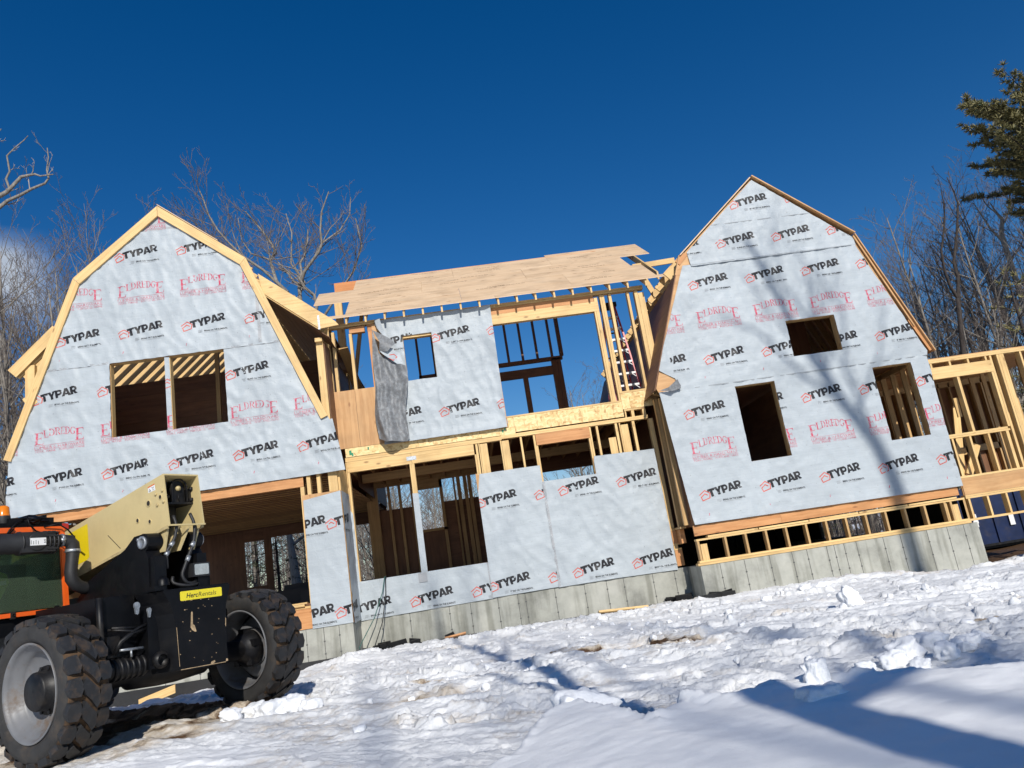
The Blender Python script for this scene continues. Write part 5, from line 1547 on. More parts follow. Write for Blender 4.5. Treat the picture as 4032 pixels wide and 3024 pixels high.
for (x, z, s_) in ((-.53, 1.17, 1.0), (-.41, 1.115, .72)):
    b = MB()
    b.prismx([(x + .028 * s_ * math.cos(t), z + .025 + .034 * s_ * math.sin(t)) for t in [2 * PI * k / 16 for k in range(16)]], lambda p, k: (p[0], -.405 if k == 0 else -.385, p[1]))
    b.prismx([(x - .024 * s_, z + .02), (x - .014 * s_, z - .045 * s_), (x, z - .055 * s_), (x + .014 * s_, z - .045 * s_), (x + .024 * s_, z + .02)], lambda p, k: (p[0], -.403 if k == 0 else -.386, p[1]))
    tb(b, 'pivot_pin', M['steel'])

# tower plates and lift frame
b = MB()
for (xa, xb_) in ((-.40, -.25), (.06, .20)):
    pts = [(-.36, 1.28), (.85, 1.28), (.55, 1.52), (-.05, 1.74), (-.20, 1.84)] + [(-.335 + .085 * math.cos(math.radians(t)), 1.765 + .085 * math.sin(math.radians(t))) for t in range(70, 260, 20)] + [(-.40, 1.62), (-.40, 1.28)]
    ccx = [(p[0], p[1]) for p in pts]
    b.prismx(ccx, lambda p, k, xa=xa, xb_=xb_: (xa if k == 0 else xb_, p[0], p[1]))
    b.box(xa + .015, xb_ - .015, -.47, -.40, 1.28, 1.62)
b.box(-.25, .06, -.10, .6, 1.25, 1.34)
b.box(-.42, -.30, -.50, -.38, 1.30, 1.345)
b.lathe([(0, .06), (.05, .055), (.08, .03), (.09, 0)], (-.30, -.46, 1.345), (0, 0, 1), 20)
tower = tb(b, 'boom_tower', M['blk'])
b = MB()
for (x, y) in ((-.41, -.335), (.215, -.335)):
    b.lathe([(-.02, .055), (.0, .062), (.014, .06), (.016, .04), (.010, .038), (.010, .0)], (x, y, 1.765), (-1 if x < 0 else 1, 0, 0), 24)
    b.lathe([(0, .016), (.015, .016), (.017, 0)], (x, y + .055, 1.80), (-1 if x < 0 else 1, 0, 0), 10)
tb(b, 'pivot_pin', M['steel'], tower)

# boom: hollow beige box rising to its rear end
b = MB()
def bx(y): return 2.325 - (y + .42) * .182   # not used for outline; slope of the boom
ytop0, ytop1 = -.44, 2.9
def ztop(y): return 2.41 - (y + .44) * .184
def zbot(y): return 1.905 - (y + .50) * .184
XL, XR = -.235, .165
th = .014
for (xa, xb_) in ((XL, XL + th), (XR - th, XR)):
    b.prismx([(-.50, zbot(-.50)), (2.9, zbot(2.9)), (2.9, ztop(2.9)), (-.44, ztop(-.44))], lambda p, k, xa=xa, xb_=xb_: (xa if k == 0 else xb_, p[0], p[1]))
b.prismx([(-.44, ztop(-.44) - th), (2.9, ztop(2.9) - th), (2.9, ztop(2.9) + .001), (-.44, ztop(-.44) + .001)], lambda p, k: (XL + th if k == 0 else XR - th, p[0], p[1]))
b.prismx([(.10, zbot(.10)), (2.9, zbot(2.9)), (2.9, zbot(2.9) + th), (.10, zbot(.10) + th)], lambda p, k: (XL + th if k == 0 else XR - th, p[0], p[1]))
b.box(XL - .006, XR + .006, -.505, -.485, 1.893, 1.908)
boom = tb(b, 'boom', M['beige'], tele, 'beige box-section boom with an open rear end')
b = MB(); b.hexa([(XL + .0005 + (.03 if k & 1 else 0) - .012, (1.1 if k & 2 else -.47), (zbot(1.1) if k & 2 else zbot(-.47)) + (.0 if k & 4 else -.028)) for k in range(8)])
b.hexa([(XR - .02 + (.03 if k & 1 else 0), (1.1 if k & 2 else -.47), (zbot(1.1) if k & 2 else zbot(-.47)) + (.0 if k & 4 else -.028)) for k in range(8)])
tb(b, 'boom_rail', M['beige_worn'], boom)
# holes: ring lip and a flat dark disc painting the bore's shade
def hole(y, z, r):
    b = MB()
    b.lathe([(.0, r * 1.0), (.004, r * 1.03), (.004, r * .80), (.002, r * .74)], (XL - .0005, y, z), (-1, 0, 0), 24, 0)
    b.lathe([(.0022, r * .76), (.0020, 0)], (XL - .0008, y, z), (-1, 0, 0), 24, 1)
    tb(b, 'boom_bore', [M['beige'], M['dark']], boom)
for y, z, r in ((-.20, 2.16, .034), (-.02, 2.02, .026), (-.21, 1.98, .024), (-.385, 2.19, .026)): hole(y, z, r)
for y, z in ((-.32, 2.23), (-.425, 2.25), (-.435, 2.14), (-.34, 2.12)):
    b = MB(); b.lathe([(0, .017), (.012, .016), (.016, .010), (.016, 0)], (XL, y, z), (-1, 0, 0), 8, 0, smooth=False); tb(b, 'bolt', M['beige_worn'], boom)
b = MB()
b.poly([(XL - .0012, y, z) for y, z in ((1.25, 2.055), (.82, 2.125), (.80, 1.78), (.84, 1.755), (1.05, 1.72), (1.25, 1.70))], 0)
tb(b, 'yellow_decal', M['yellow'], boom)
b = MB()
b.poly([(XL - .0012, y, z) for y, z in ((-.20, 2.312), (-.205, 2.262), (-.318, 2.272), (-.308, 2.332))], 0)
b.poly([(XL - .0018, y, z) for y, z in ((-.198, 2.320), (-.2, 2.308), (-.308, 2.326), (-.306, 2.338))], 1)
for q in stroke([(-.218, 2.272), (-.228, 2.297), (-.248, 2.274)], .004, True): b.poly([(XL - .0018, p[0], p[1]) for p in q], 2)
b.poly([(XL - .0018, y, z) for y, z in ((-.228, 2.278), (-.232, 2.284), (-.238, 2.278))], 2)
for q in stroke([(-.262, 2.305), (-.275, 2.298), (-.295, 2.308)], .005): b.poly([(XL - .0018, p[0], p[1]) for p in q], 2)
for k in range(2): b.poly([(XL - .0018, y, z) for y, z in ((-.27, 2.285 - .006 * k), (-.27, 2.283 - .006 * k), (-.30, 2.288 - .006 * k), (-.30, 2.290 - .006 * k))], 2)
tb(b, 'warning_label', [M['white'], M['red_print'], M['black_print']], boom, 'white warning label with a triangle')
b = MB(); b.beam((XL - .002, .47, 1.95), (XL - .002, .27, 1.79), .004, .004, (1, 0, 0)); tb(b, 'scratch', M['dark'], boom)
# inner section seen through the open end, plus black plates added to darken it
b = MB()
b.box(XL + .03, XR - .03, .16, .3, 1.80, ztop(.2) - .05); b.box(XL + .016, XR - .016, -.30, .1, 1.885, 1.90); b.box(XL + .0145, XL + .02, -.46, -.15, 1.92, 2.33); b.box(XL + .015, XR - .1, -.2, .0, 1.93, 2.12)
b.box(XL + th, XR - .01, -.36, .16, 2.125, 2.145)
b.box(XL + .02, XL + .05, -.34, .16, 2.15, 2.30); b.box(XR - .05, XR - .02, -.34, .16, 2.15, 2.28)
for x in (-.085, .085): b.beam((x, -.355, 2.15), (x, -.355, 2.31), .012, .02, (0, 1, 0))
arch = [(.085 * math.cos(math.radians(t)), 2.30 + .075 * math.sin(math.radians(t))) for t in range(0, 181, 20)]
b.tube([(p[0], -.355, p[1]) for p in arch], .009, 6)
b.prismx([(-.08, 2.15), (.08, 2.15), (.08, 2.30), (.05, 2.36), (-.05, 2.36), (-.08, 2.30)], lambda p, k: (p[0], -.33 if k == 0 else -.25, p[1]))
b.tube([(0, -.345, 2.16), (-.002, -.345, 2.22)], .006, 6)
for (x, y, z) in ((.155, -.345, 2.28), (.155, -.345, 2.17), (-.12, -.345, 2.2)): b.lathe([(0, .02), (.02, .02), (.022, 0)], (x - .015, y, z), (0, -1, 0), 8)
inn = tb(b, 'inner_boom_and_dark_liner', M['blk2'], boom)
b = MB(); b.lathe([(0, .026), (.02, .024), (.028, 0)], (0, -.335, 2.285), (0, -1, 0), 16); b.box(-.19, -.17, -.34, -.3, 2.16, 2.22); b.lathe([(0, .05), (.03, .05)], (-.155, -.30, 2.2), (1, 0, 0), 20)
tb(b, 'guide_roller', M['beige_worn'], boom)
b = MB(); b.box(-.06, .08, -.30, -.27, ztop(-.28) - .017, ztop(-.28) - .0155); tb(b, 'slot', M['white'], boom)  # solid white plate: the slot's brightness is painted, no opening is cut
# fins hanging under the boom end
b = MB()
for (x0, x1) in ((-.20, -.25), (-.085, -.20), (.035, -.09), (.145, .07)):
    b.hexa([(x, y, z) for z, xx in ((1.66, x1), (1.895, x0)) for y in (-.44, .25) for x in (xx - .009, xx + .009)])
b.box(-.17, .02, -.2, .2, 1.70, 1.80)
tb(b, 'boom_bracket', M['beige_worn'], boom)
b = MB()
for path in ([(-.13, -.42, 2.0), (-.13, -.46, 1.90), (-.15, -.46, 1.79), (-.19, -.45, 1.72), (-.235, -.44, 1.64), (-.22, -.42, 1.5)],
             [(.06, -.42, 2.02), (.075, -.46, 1.9), (.055, -.46, 1.73), (.005, -.46, 1.63), (-.06, -.46, 1.50), (-.09, -.46, 1.42), (-.05, -.47, 1.35), (.05, -.45, 1.345), (.11, -.42, 1.40)],
             [(-.15, -.40, 1.42), (-.16, -.42, 1.36), (-.05, -.48, 1.32), (.08, -.46, 1.33)]):
    # smooth the path
    P = [Vector(p) for p in path]; Q = []
    for i in range(len(P) - 1):
        for t in (0, .33, .66):
            p0, p1, p2, p3 = P[max(i - 1, 0)], P[i], P[i + 1], P[min(i + 2, len(P) - 1)]
            Q.append(.5 * ((2 * p1) + (p2 - p0) * t + (2 * p0 - 5 * p1 + 4 * p2 - p3) * t * t + (3 * p1 - p0 - 3 * p2 + p3) * t ** 3))
    Q.append(P[-1]); b.tube(Q, .016, 8)
tb(b, 'hydraulic_hose', M['blk_plastic'])
for p, q in (((-.20, -.452, 1.705), (-.165, -.452, 1.745)), ((.02, -.466, 1.69), (.055, -.466, 1.73)), ((-.01, -.465, 1.60), (-.035, -.465, 1.55)), ((-.245, -.44, 1.62), (-.215, -.44, 1.66))):
    b = MB(); b.tube([p, q], .022, 8); tb(b, 'hose_fitting', M['steel'])
# work lamp
b = MB(); b.box(.005, .195, -.50, -.42, 1.395, 1.525); b.box(.09, .12, -.46, -.43, 1.30, 1.395)
lampb = tb(b, 'work_lamp', M['blk_plastic'])
b = MB(); b.poly([(p[0], -.503, p[1]) for p in rr_poly(.018, .180, 1.410, 1.512, .012)]); 
tb(b, 'lens', M['lens'], lampb)

# cab
cabm = MB()
X0, X1, Y0, Y1, Z0, Z1 = -1.32, -.46, .82, 2.25, 1.26, 2.10
def post(p, q, w=.055): cabm.beam(p, q, w, w, (0, 1, 0))
for y in (Y0, Y1):
    post((X1 - .01, y, Z0), (X1 - .05, y, Z1), .045); post((X0, y, Z0), (X0 + .04, y, Z1))
    post((X0, y, Z1 - .02), (X1 - .045, y, Z1 - .02), .05); post((X0, y, Z0 + .03), (X1 - .012, y, Z0 + .03), .04)
for x in (X0, X1):
    sh_ = .04 if x == X0 else -.045
    cabm.beam((x + sh_, Y0 + .03, Z1 - .02), (x + sh_, Y1 - .03, Z1 - .02), .05, .05, (0, 0, 1)); cabm.beam((x - .01, Y0 + .03, Z0 + .03), (x - .01, Y1 - .03, Z0 + .03), .04, .04, (0, 0, 1))
cab = tb(cabm, 'cab', M['orange'], tele, 'orange-framed cab with dark green glass')
b = MB()
b.box(X0 - .02, X1 + .0, Y0 + .03, Y1, 1.10, Z0 - .002); tb(b, 'cab_floor', M['blk'], cab)
b = MB(); b.box(X0, X1 - .05, Y0 - .02, Y1 + .05, Z1 + .008, Z1 + .05)
b.box(-1.00, -.58, Y0 + .0, Y0 + .45, Z1 + .05, Z1 + .10)
tb(b, 'cab_roof', M['blk'], cab)
b = MB()
b.box(X0 + .02, X1 - .035, Y0 + .005, Y0 + .012, Z0 + .06, Z1 - .05); b.box(X1 - .030, X1 - .024, Y0 + .04, Y1 - .03, Z0 + .06, Z1 - .05)
tb(b, 'window_glass', M['glass'], cab)
b = MB()
b.box(-1.0, -.62, 1.25, 1.35, 1.28, 1.80); b.box(-1.0, -.62, 1.25, 1.75, 1.28, 1.42); b.box(-.60, -.52, 1.1, 2.1, 1.26, 1.62)
tb(b, 'seat', M['olive'], cab)
b = MB()
pj_ = [(-1.16, 1.44), (-1.10, 1.60), (-1.08, 1.68), (-.93, 1.74), (-.86, 1.70), (-.845, 1.62), (-.875, 1.50), (-.93, 1.43)]
b.prismx(pj_[::-1], lambda p, k: (p[0] + .02 * math.sin(p[1] * 20), 1.17 + .02 * math.sin(p[0] * 30) if k == 0 else 1.24, p[1]))
b.prismx([(-1.1, 1.585), (-.86, 1.60), (-.865, 1.64), (-1.09, 1.625)], lambda p, k: (p[0], 1.145 if k == 0 else 1.15, p[1]), 1)
jk = b.build('safety_jacket', [M['lime'], M['grey_tape']], None)
jk.location = T0; jk.rotation_euler = (0, 0, TA)
tag(jk, 'lime safety jacket with a silver stripe hung behind the cab glass at the left edge', 'jacket')
b = MB()
for x in (-.98, -.72): b.lathe([(0, .012), (.01, .012)], (x, Y0 - .03, Z0 + .03), (0, -1, 0), 8)
b.box(-1.0, -.96, Y0 - .03, Y0, 1.255, 1.32); b.box(-.585, -.555, Y0 - .03, Y0, 1.25, 1.33)
tb(b, 'hinge', M['blk2'], cab)
# roof clutter: crumpled plastic bag, hoses
b = MB()
import bmesh
bm = bmesh.new(); bmesh.ops.create_icosphere(bm, subdivisions=3, radius=1.0)
for v in bm.verts:
    n = mn.noise(v.co * 2.2) * .35 + mn.noise(v.co * 5) * .18
    v.co *= (1 + n)
for f in bm.faces: b.poly([(-.76 + v.co.x * .17, .88 + v.co.y * .12, 2.175 + v.co.z * .055) for v in f.verts], 0, None, True)
bm.free()
for path in ([(-1.06, .80, 2.0), (-1.02, .78, 2.08), (-.95, .79, 2.15), (-.88, .80, 2.17)], [(-.88, .74, 2.20), (-.87, .72, 2.12), (-.80, .74, 2.06), (-.75, .74, 2.04)],
             [(-.70, .78, 2.10), (-.58, .74, 2.12), (-.50, .72, 2.06), (-.44, .70, 1.97)], [(-1.2, .8, 2.05), (-1.05, .77, 2.02), (-.98, .78, 2.09)]):
    b.tube(path, .008, 6)
b.box(-1.2, -.56, .80, .86, 2.115, 2.15)
tb(b, 'roof_harness', M['blk'], cab)
# beacon
b = MB(); b.lathe([(0, .058), (.085, .05), (.10, .03), (.102, 0)], (-1.005, .92, 2.235), (0, 0, 1), 20, 0); b.lathe([(-.09, .05), (-.02, .062), (0, .06)], (-1.005, .92, 2.235), (0, 0, 1), 20, 1)
tb(b, 'beacon', [M['amber'], M['blk_plastic']], cab, 'amber warning beacon')
b = MB(); b.box(-.485, -.375, .92, .99, 2.085, 2.15); tb(b, 'tail_lamp', M['redlens'], cab, 'red lamp beside the cab roof')
# air cleaner across the back of the cab
b = MB()
b.lathe([(-1.42, .06), (-1.40, .085), (-1.30, .095), (-1.05, .095), (-1.03, .105), (-.72, .105), (-.715, .09), (-.69, .085), (-.685, .05)], (0, .64, 1.93), (1, 0, 0), 28)
for x in (-1.02, -.78, -.74, -.70): b.lathe([(x, .10), (x, .112), (x + .014, .112), (x + .014, .10)], (0, .64, 1.93), (1, 0, 0), 28)
for z in (1.855, 1.895, 1.935, 1.975, 2.01): b.box(-.80, -.70, .535, .56, z, z + .012)
b.lathe([(0, .085), (.006, .085), (.008, .078), (.006, 0)], (-.89, .545, 1.93), (0, -1, 0), 32)
b.box(-1.03, -.72, .545, .62, 1.835, 2.025)
air = tb(b, 'air_cleaner', M['blk_plastic'], tele, 'black air cleaner canister behind the cab')
b = MB()
b.poly([(p[0], .533, p[1]) for p in rc(-.962, -.815, 1.895, 1.965)], 0)
def side_text(txt, x, z, w, h, bold=0.0):
    for q in text_fit(txt, 0, 0, w, h, bold): b.poly([(x - p[1], .5322, z + p[0]) for p in q], 1)
side_text('JLG', -.822, 1.912, .038, .014, .03)
for k in range(4): b.poly([(p[0], .5322, p[1]) for p in rc(-.955 + .022 * k, -.951 + .022 * k, 1.905, 1.945 - .008 * (k % 2))], 1)
tb(b, 'maker_label', [M['white'], M['black_print']], air, 'white maker label printed sideways')
b = MB()
P = [(-.69, .62, 1.935), (-.62, .61, 1.94), (-.56, .60, 1.93), (-.525, .60, 1.89), (-.52, .60, 1.83), (-.53, .60, 1.75), (-.545, .60, 1.63), (-.54, .60, 1.56), (-.50, .60, 1.50), (-.42, .60, 1.46), (-.34, .60, 1.45)]
b.tube(P, [.05, .055, .062, .065, .064, .058, .058, .060, .062, .06, .06], 16)
pipe = tb(b, 'intake_pipe', M['blk_plastic'])
b = MB(); b.tube([(-.64, .61, 1.94), (-.615, .61, 1.94)], .062, 16); b.tube([(-.522, .60, 1.845), (-.524, .60, 1.815)], .070, 16); b.tube([(-.66, .56, 1.93), (-.62, .56, 1.945)], .022, 10)
tb(b, 'hose_clamp', M['steel'], pipe)

# ------------------------------------------------------------------ TREES
def rot_about(v, ax, a): return Matrix.Rotation(a, 3, ax) @ v
def limb(start, direc, length, nseg, rng, wander=.25, lift=.12):
    p = Vector(start); d = Vector(direc).normalized(); out = [p.copy()]
    st = length / nseg
    for i in range(nseg):
        d = (d + Vector((rng.uniform(-1, 1), rng.uniform(-1, 1), rng.uniform(-.7, .8))) * wander + Vector((0, 0, lift))).normalized()
        p = p + d * st; out.append(p.copy())
    return out
def along(path, t):
    n = len(path) - 1; f = min(max(t, 0), .9999) * n; i = int(f)
    return path[i].lerp(path[i + 1], f - i), (path[i + 1] - path[i]).normalized()
def sprout(mbx, path, r0, r1, level, rng, P):
    """twigs growing from a limb; P[level] = (count per metre, length share, spread degrees)"""
    if level >= len(P): return
    dens, lf, ang = P[level]
    L = sum((path[i + 1] - path[i]).length for i in range(len(path) - 1))
    n = max(2, int(L * dens + rng.random()))
    for k in range(n):
        t = .18 + .82 * (k + rng.random()) / n
        p, d = along(path, t)
        ax = d.orthogonal().normalized(); ax = rot_about(ax, d, rng.uniform(0, 2 * PI))
        nd = rot_about(d, ax, math.radians(ang * rng.uniform(.6, 1.25)))
        nd = (nd + Vector((0, 0, .12))).normalized()
        l2 = L * lf * rng.uniform(.55, 1.2) * (1.15 - .55 * t)
        l2 = max(.10, min(l2, 4.0))
        ra = max(.0068, (r0 + (r1 - r0) * t) * rng.uniform(.45, .65))
        seg = 5 if l2 > 1.2 else (4 if l2 > .5 else 3)
        q = limb(p, nd, l2, seg, rng, .22, .10)
        rb = max(.0048, ra * .35)
        sides = 6 if ra > .05 else (4 if ra > .016 else 3)
        mbx.tube(q, [ra + (rb - ra) * i / (len(q) - 1) for i in range(len(q))], sides, 0 if ra > .022 else 1, cap=False)
        sprout(mbx, q, ra, rb, level + 1, rng, P)
TW = [(1.35, .42, 48), (2.2, .50, 45), (3.4, .48, 42), (4.0, .5, 40)]
def bare_tree(name, label, height, seed, base=(0, 0, 0), r=.16, trunk=None, limbs=(), spread=.42, P=TW, mats=None, group=None, rmin=.25, nl=12, rtop=.12):
    rng = random.Random(seed)
    root = thing(name, label, 'tree', base, 0, group)
    tm = MB(); cm = MB()
    if trunk is None: trunk = limb((0, 0, -.3), (rng.uniform(-.08, .08), rng.uniform(-.08, .08), 1), height, 10, rng, .07, .06)
    trunk = [Vector(p) for p in trunk]
    n = len(trunk)
    rad = [max(.012, r * (1 - (1 - rtop) * i / (n - 1))) for i in range(n)]; rad[0] *= 1.35
    tm.tube(trunk, rad, 9, 0)
    for k in range(nl):
        t = rmin + (1 - rmin) * (k + rng.random() * .8) / nl
        p, d = along(trunk, t)
        az = k * 2.4 + rng.uniform(-.5, .5)
        el = math.radians(rng.uniform(25, 60))
        dd = Vector((math.cos(az) * math.cos(el), math.sin(az) * math.cos(el), math.sin(el)))
        L = height * spread * rng.uniform(.7, 1.15) * (1.1 - .65 * t)
        ra = max(.012, r * (1 - .88 * t) * rng.uniform(.45, .7))
        q = limb(p, dd, L, 7, rng, .20, .08)
        cm.tube(q, [ra * (1 - .8 * i / 7) for i in range(8)], 6, 0, cap=False)
        sprout(cm, q, ra, ra * .2, 1, rng, P)
    for (pts, ra, rb) in limbs:
        q = [Vector(p) for p in pts]
        cm.tube(q, [ra + (rb - ra) * i / (len(q) - 1) for i in range(len(q))], 7, 0, cap=False)
        sprout(cm, q, ra * .8, rb, 1, rng, P)
    mats = mats or (M['bark'], M['twig'])
    tm.build('trunk', [mats[0]], root, inv=False)
    cm.build('crown', list(mats), root, inv=False)
    return root

PW = [(1.3, .4, 50), (1.8, .45, 46), (3.0, .42, 44), (3.2, .45, 42)]
wood_spots = []
rngw = random.Random(11)
kinds = []
for i in range(5):
    kinds.append(bare_tree('bare_tree', 'leafless tree in the winter wood behind the house', 16.0, 100 + i, (0, 0, 0), .15 + .012 * i, P=PW, group='leafless trees of the wood behind the house', nl=15, rmin=.28))
def put_tree(o, x, y, s, a, z=-1.5):
    o.location = (x, y, z); o.scale = (s, s, s * random.uniform(.95, 1.08)); o.rotation_euler = (rngw.uniform(-.04, .04), rngw.uniform(-.04, .04), a)
# spots in the wood (x, y, scale)
left = [(-15.2, 27.5, .9), (-17.6, 31, 1.05), (-13.4, 32.5, 1.08), (-19.2, 28, .92), (-11.9, 36, 1.18), (-16.2, 34.5, 1.16), (-21, 33, 1.08), (-14.2, 38, 1.28), (-10.8, 33.5, .9), (-18.2, 36, 1.15), (-16.8, 29, .98), (-14.4, 30.5, 1.04), (-18.5, 33, 1.10), (-12.6, 34, 1.12), (-20.5, 30, .95), (-15.9, 36, 1.2), (-10.4, 38, 1.14), (-22.5, 36, 1.1), (-13.6, 27.5, .88), (-17.8, 26.5, .86), (-24, 33, 1.0), (-19.5, 38, 1.2), (-21.5, 27, .8), (-16.0, 33, 1.06), (-11.6, 31, .96)]
mid = [(-8, 40, .72), (-5, 44, .74), (-2, 41, .50), (1.5, 46, .54), (5.6, 37, .60), (7.4, 36, .52), (9.4, 43, .74), (2.4, 34, .34), (-3.4, 33, .40), (-6.2, 31, .5), (-1.2, 36, .40), (7.6, 44, .66), (-4.6, 36, .42), (-7.4, 35, .5), (-2.6, 29, .36), (-.8, 31, .36), (.6, 33, .36), (-5.0, 38, .5), (-3.9, 30.5, .40), (-9.2, 33, .7), (-8.6, 29, .6), (-10.4, 30, .7), (3.4, 40, .40), (11.0, 38, .55), (13.2, 36, .6), (12.0, 31, .45), (10.2, 33, .45)]
right = [(18.4, 34, .68), (19.9, 30, .66), (21.2, 34, .80), (22.9, 30.5, .80), (24.2, 33.5, .90), (26.3, 31.5, .93), (25.4, 38, 1.0), (27.6, 32.5, .96), (20.4, 27.8, .60), (23.7, 27, .72), (17.5, 32, .58), (19.6, 36, .74), (21.5, 31, .78), (23.5, 35, .90), (25.5, 31, .92), (20.8, 40, .86), (27.5, 36, 1.0), (18.6, 42, .78), (16.2, 38, .62), (24.8, 42, 1.0), (22.2, 28.5, .74), (29.5, 33, 1.0), (26.6, 28, .86), (15.6, 29, .50), (18.2, 29, .56), (20.1, 33, .72), (23.0, 38, .92), (26.0, 34, .95), (28.5, 30, .95), (19.2, 27.5, .52), (22.6, 33, .8), (24.3, 28, .78), (17.0, 36, .62), (21.0, 36, .78)]
first = [True] * 5
for i, (x, y, s) in enumerate(left + mid + right):
    k = i % 5
    o = kinds[k] if first[k] else copy_tree(kinds[k])
    first[k] = False
    put_tree(o, x, y, s, rngw.uniform(0, 6.28))

# trees one can tell apart
def W3(pts, y, dy=.0, seed=1):
    rg = random.Random(seed); out = []
    for i, (x, z) in enumerate(pts): out.append((x, y + dy * i + rg.uniform(-.25, .25), z))
    return out
def scale_y(pts, f):   # move a traced limb to another distance keeping its real direction from the eye
    return [(x * f, y * f, z * f) for x, y, z in pts]
limbs = [([(-5.47, 27, 11.06), (-5.88, 27.2, 11.62), (-6.08, 27.6, 12.34), (-6.19, 27.8, 12.82), (-5.98, 28, 13.16), (-6.12, 28.1, 13.56), (-6.38, 28, 14.06), (-6.69, 27.8, 14.53), (-6.92, 27.6, 14.85)], .105, .025),
         ([(-5.03, 27, 11.23), (-4.74, 26.8, 11.74), (-4.09, 26.4, 12.26), (-3.94, 26.3, 12.52), (-3.94, 26.2, 12.99), (-3.81, 26.1, 13.68), (-3.46, 26, 14.4)], .10, .02),
         ([(-5.0, 27, 9.9), (-5.04, 27, 11.19), (-4.94, 27.1, 11.63), (-4.97, 27.4, 12.0), (-5.05, 27.7, 12.48), (-4.9, 27.9, 12.83), (-4.74, 28.1, 13.61), (-4.72, 28.2, 14.09)], .10, .02),
         ([(-4.7, 27, 9.6), (-4.43, 26.9, 10.42), (-4.49, 26.8, 10.75), (-4.79, 26.7, 11.06), (-4.97, 26.6, 11.5)], .10, .05),
         ([(-4.95, 27, 11.22), (-5.29, 27.3, 11.63), (-5.51, 27.6, 12.08), (-5.9, 27.9, 12.5)], .07, .03),
         ([(-5.47, 27, 11.06), (-6.2, 26.6, 11.9), (-6.9, 26.4, 12.5), (-7.26, 26.2, 12.96), (-7.57, 26.1, 13.42), (-7.83, 26, 14.02), (-8.0, 26, 14.75), (-8.14, 26, 15.15)], .075, .02),
         ([(-4.8, 27, 9.2), (-3.7, 26.5, 10.4), (-2.9, 26.3, 11.3), (-2.5, 26.2, 12.2), (-2.6, 26, 13.2)], .075, .02),
         ([(-5.2, 27, 10.6), (-5.0, 28, 11.8), (-5.6, 28.8, 13.0), (-5.5, 29, 14.4), (-5.7, 29.2, 15.4)], .075, .02),
         ([(-3.94, 26.3, 12.52), (-3.3, 26.8, 13.2), (-2.9, 27, 13.9), (-2.8, 27, 14.6)], .05, .015),
         ([(-6.19, 27.8, 12.82), (-7.0, 28.3, 13.4), (-7.4, 28.6, 14.2), (-7.5, 28.7, 15.2)], .05, .015),
         ([(-5.5, 27, 11.0), (-6.6, 27.8, 11.9), (-7.9, 28.4, 13.0), (-8.6, 28.8, 14.1), (-8.9, 29, 15.0)], .07, .02)]
bare_tree('bare_tree', 'tall spreading leafless tree rising between the left gable and the middle roof', 14, 7, (0, 0, 0), .24,
          trunk=[(-4.6, 27, -1.6), (-4.8, 27, 3), (-4.85, 27, 7), (-5.0, 27, 9.6), (-5.3, 27, 10.9)], limbs=[(q, a * .72, b_) for q, a, b_ in limbs], nl=0, rtop=.42, P=[(1.3, .4, 50), (2.6, .46, 50), (3.6, .46, 46), (4.2, .5, 42)])
bare_tree('bare_tree', 'dark twin-stemmed leafless tree standing tall beside the right gable', 12, 21, (0, 0, 0), .10,
          trunk=[(17.0, 24, -1.6), (17.05, 24, 2), (17.13, 24, 4.63), (17.3, 24, 5.49), (17.53, 24, 6.59)],
          limbs=[([(17.53, 24, 6.59), (17.38, 24, 7.08), (17.28, 23.9, 7.64), (17.31, 23.8, 8.32), (17.52, 23.8, 8.78), (17.72, 23.7, 9.45), (17.85, 23.7, 10.07), (17.89, 23.7, 10.5)], .058, .015),
                 ([(17.53, 24, 6.59), (17.83, 24.1, 7.36), (17.91, 24.2, 7.96), (18.38, 24.3, 8.94), (18.71, 24.4, 9.68), (18.88, 24.4, 10.23), (18.87, 24.4, 10.66), (18.78, 24.4, 11.26)], .068, .015)],
          nl=0, rtop=.75, mats=(M['dark_bark'], M['dark_bark']), P=[(1.3, .4, 50), (1.7, .30, 48), (2.2, .36, 44), (2.4, .4, 42)])
bare_tree('bare_tree', 'pale-barked leafless tree with dead upper branches left of the pine', 12, 31, (0, 0, 0), .16,
          trunk=[(24.6, 30, -1.8), (24.7, 30, 6), (24.72, 30, 10.86), (24.98, 30, 11.54), (24.8, 30, 11.92), (24.68, 30, 12.38)],
          limbs=[([(24.75, 30, 10.4), (24.3, 30, 11.2), (24.1, 30, 11.9), (23.9, 30, 12.5)], .06, .015)], nl=3, spread=.28, rmin=.5, mats=(M['pale_bark'], M['twig']), P=PW)
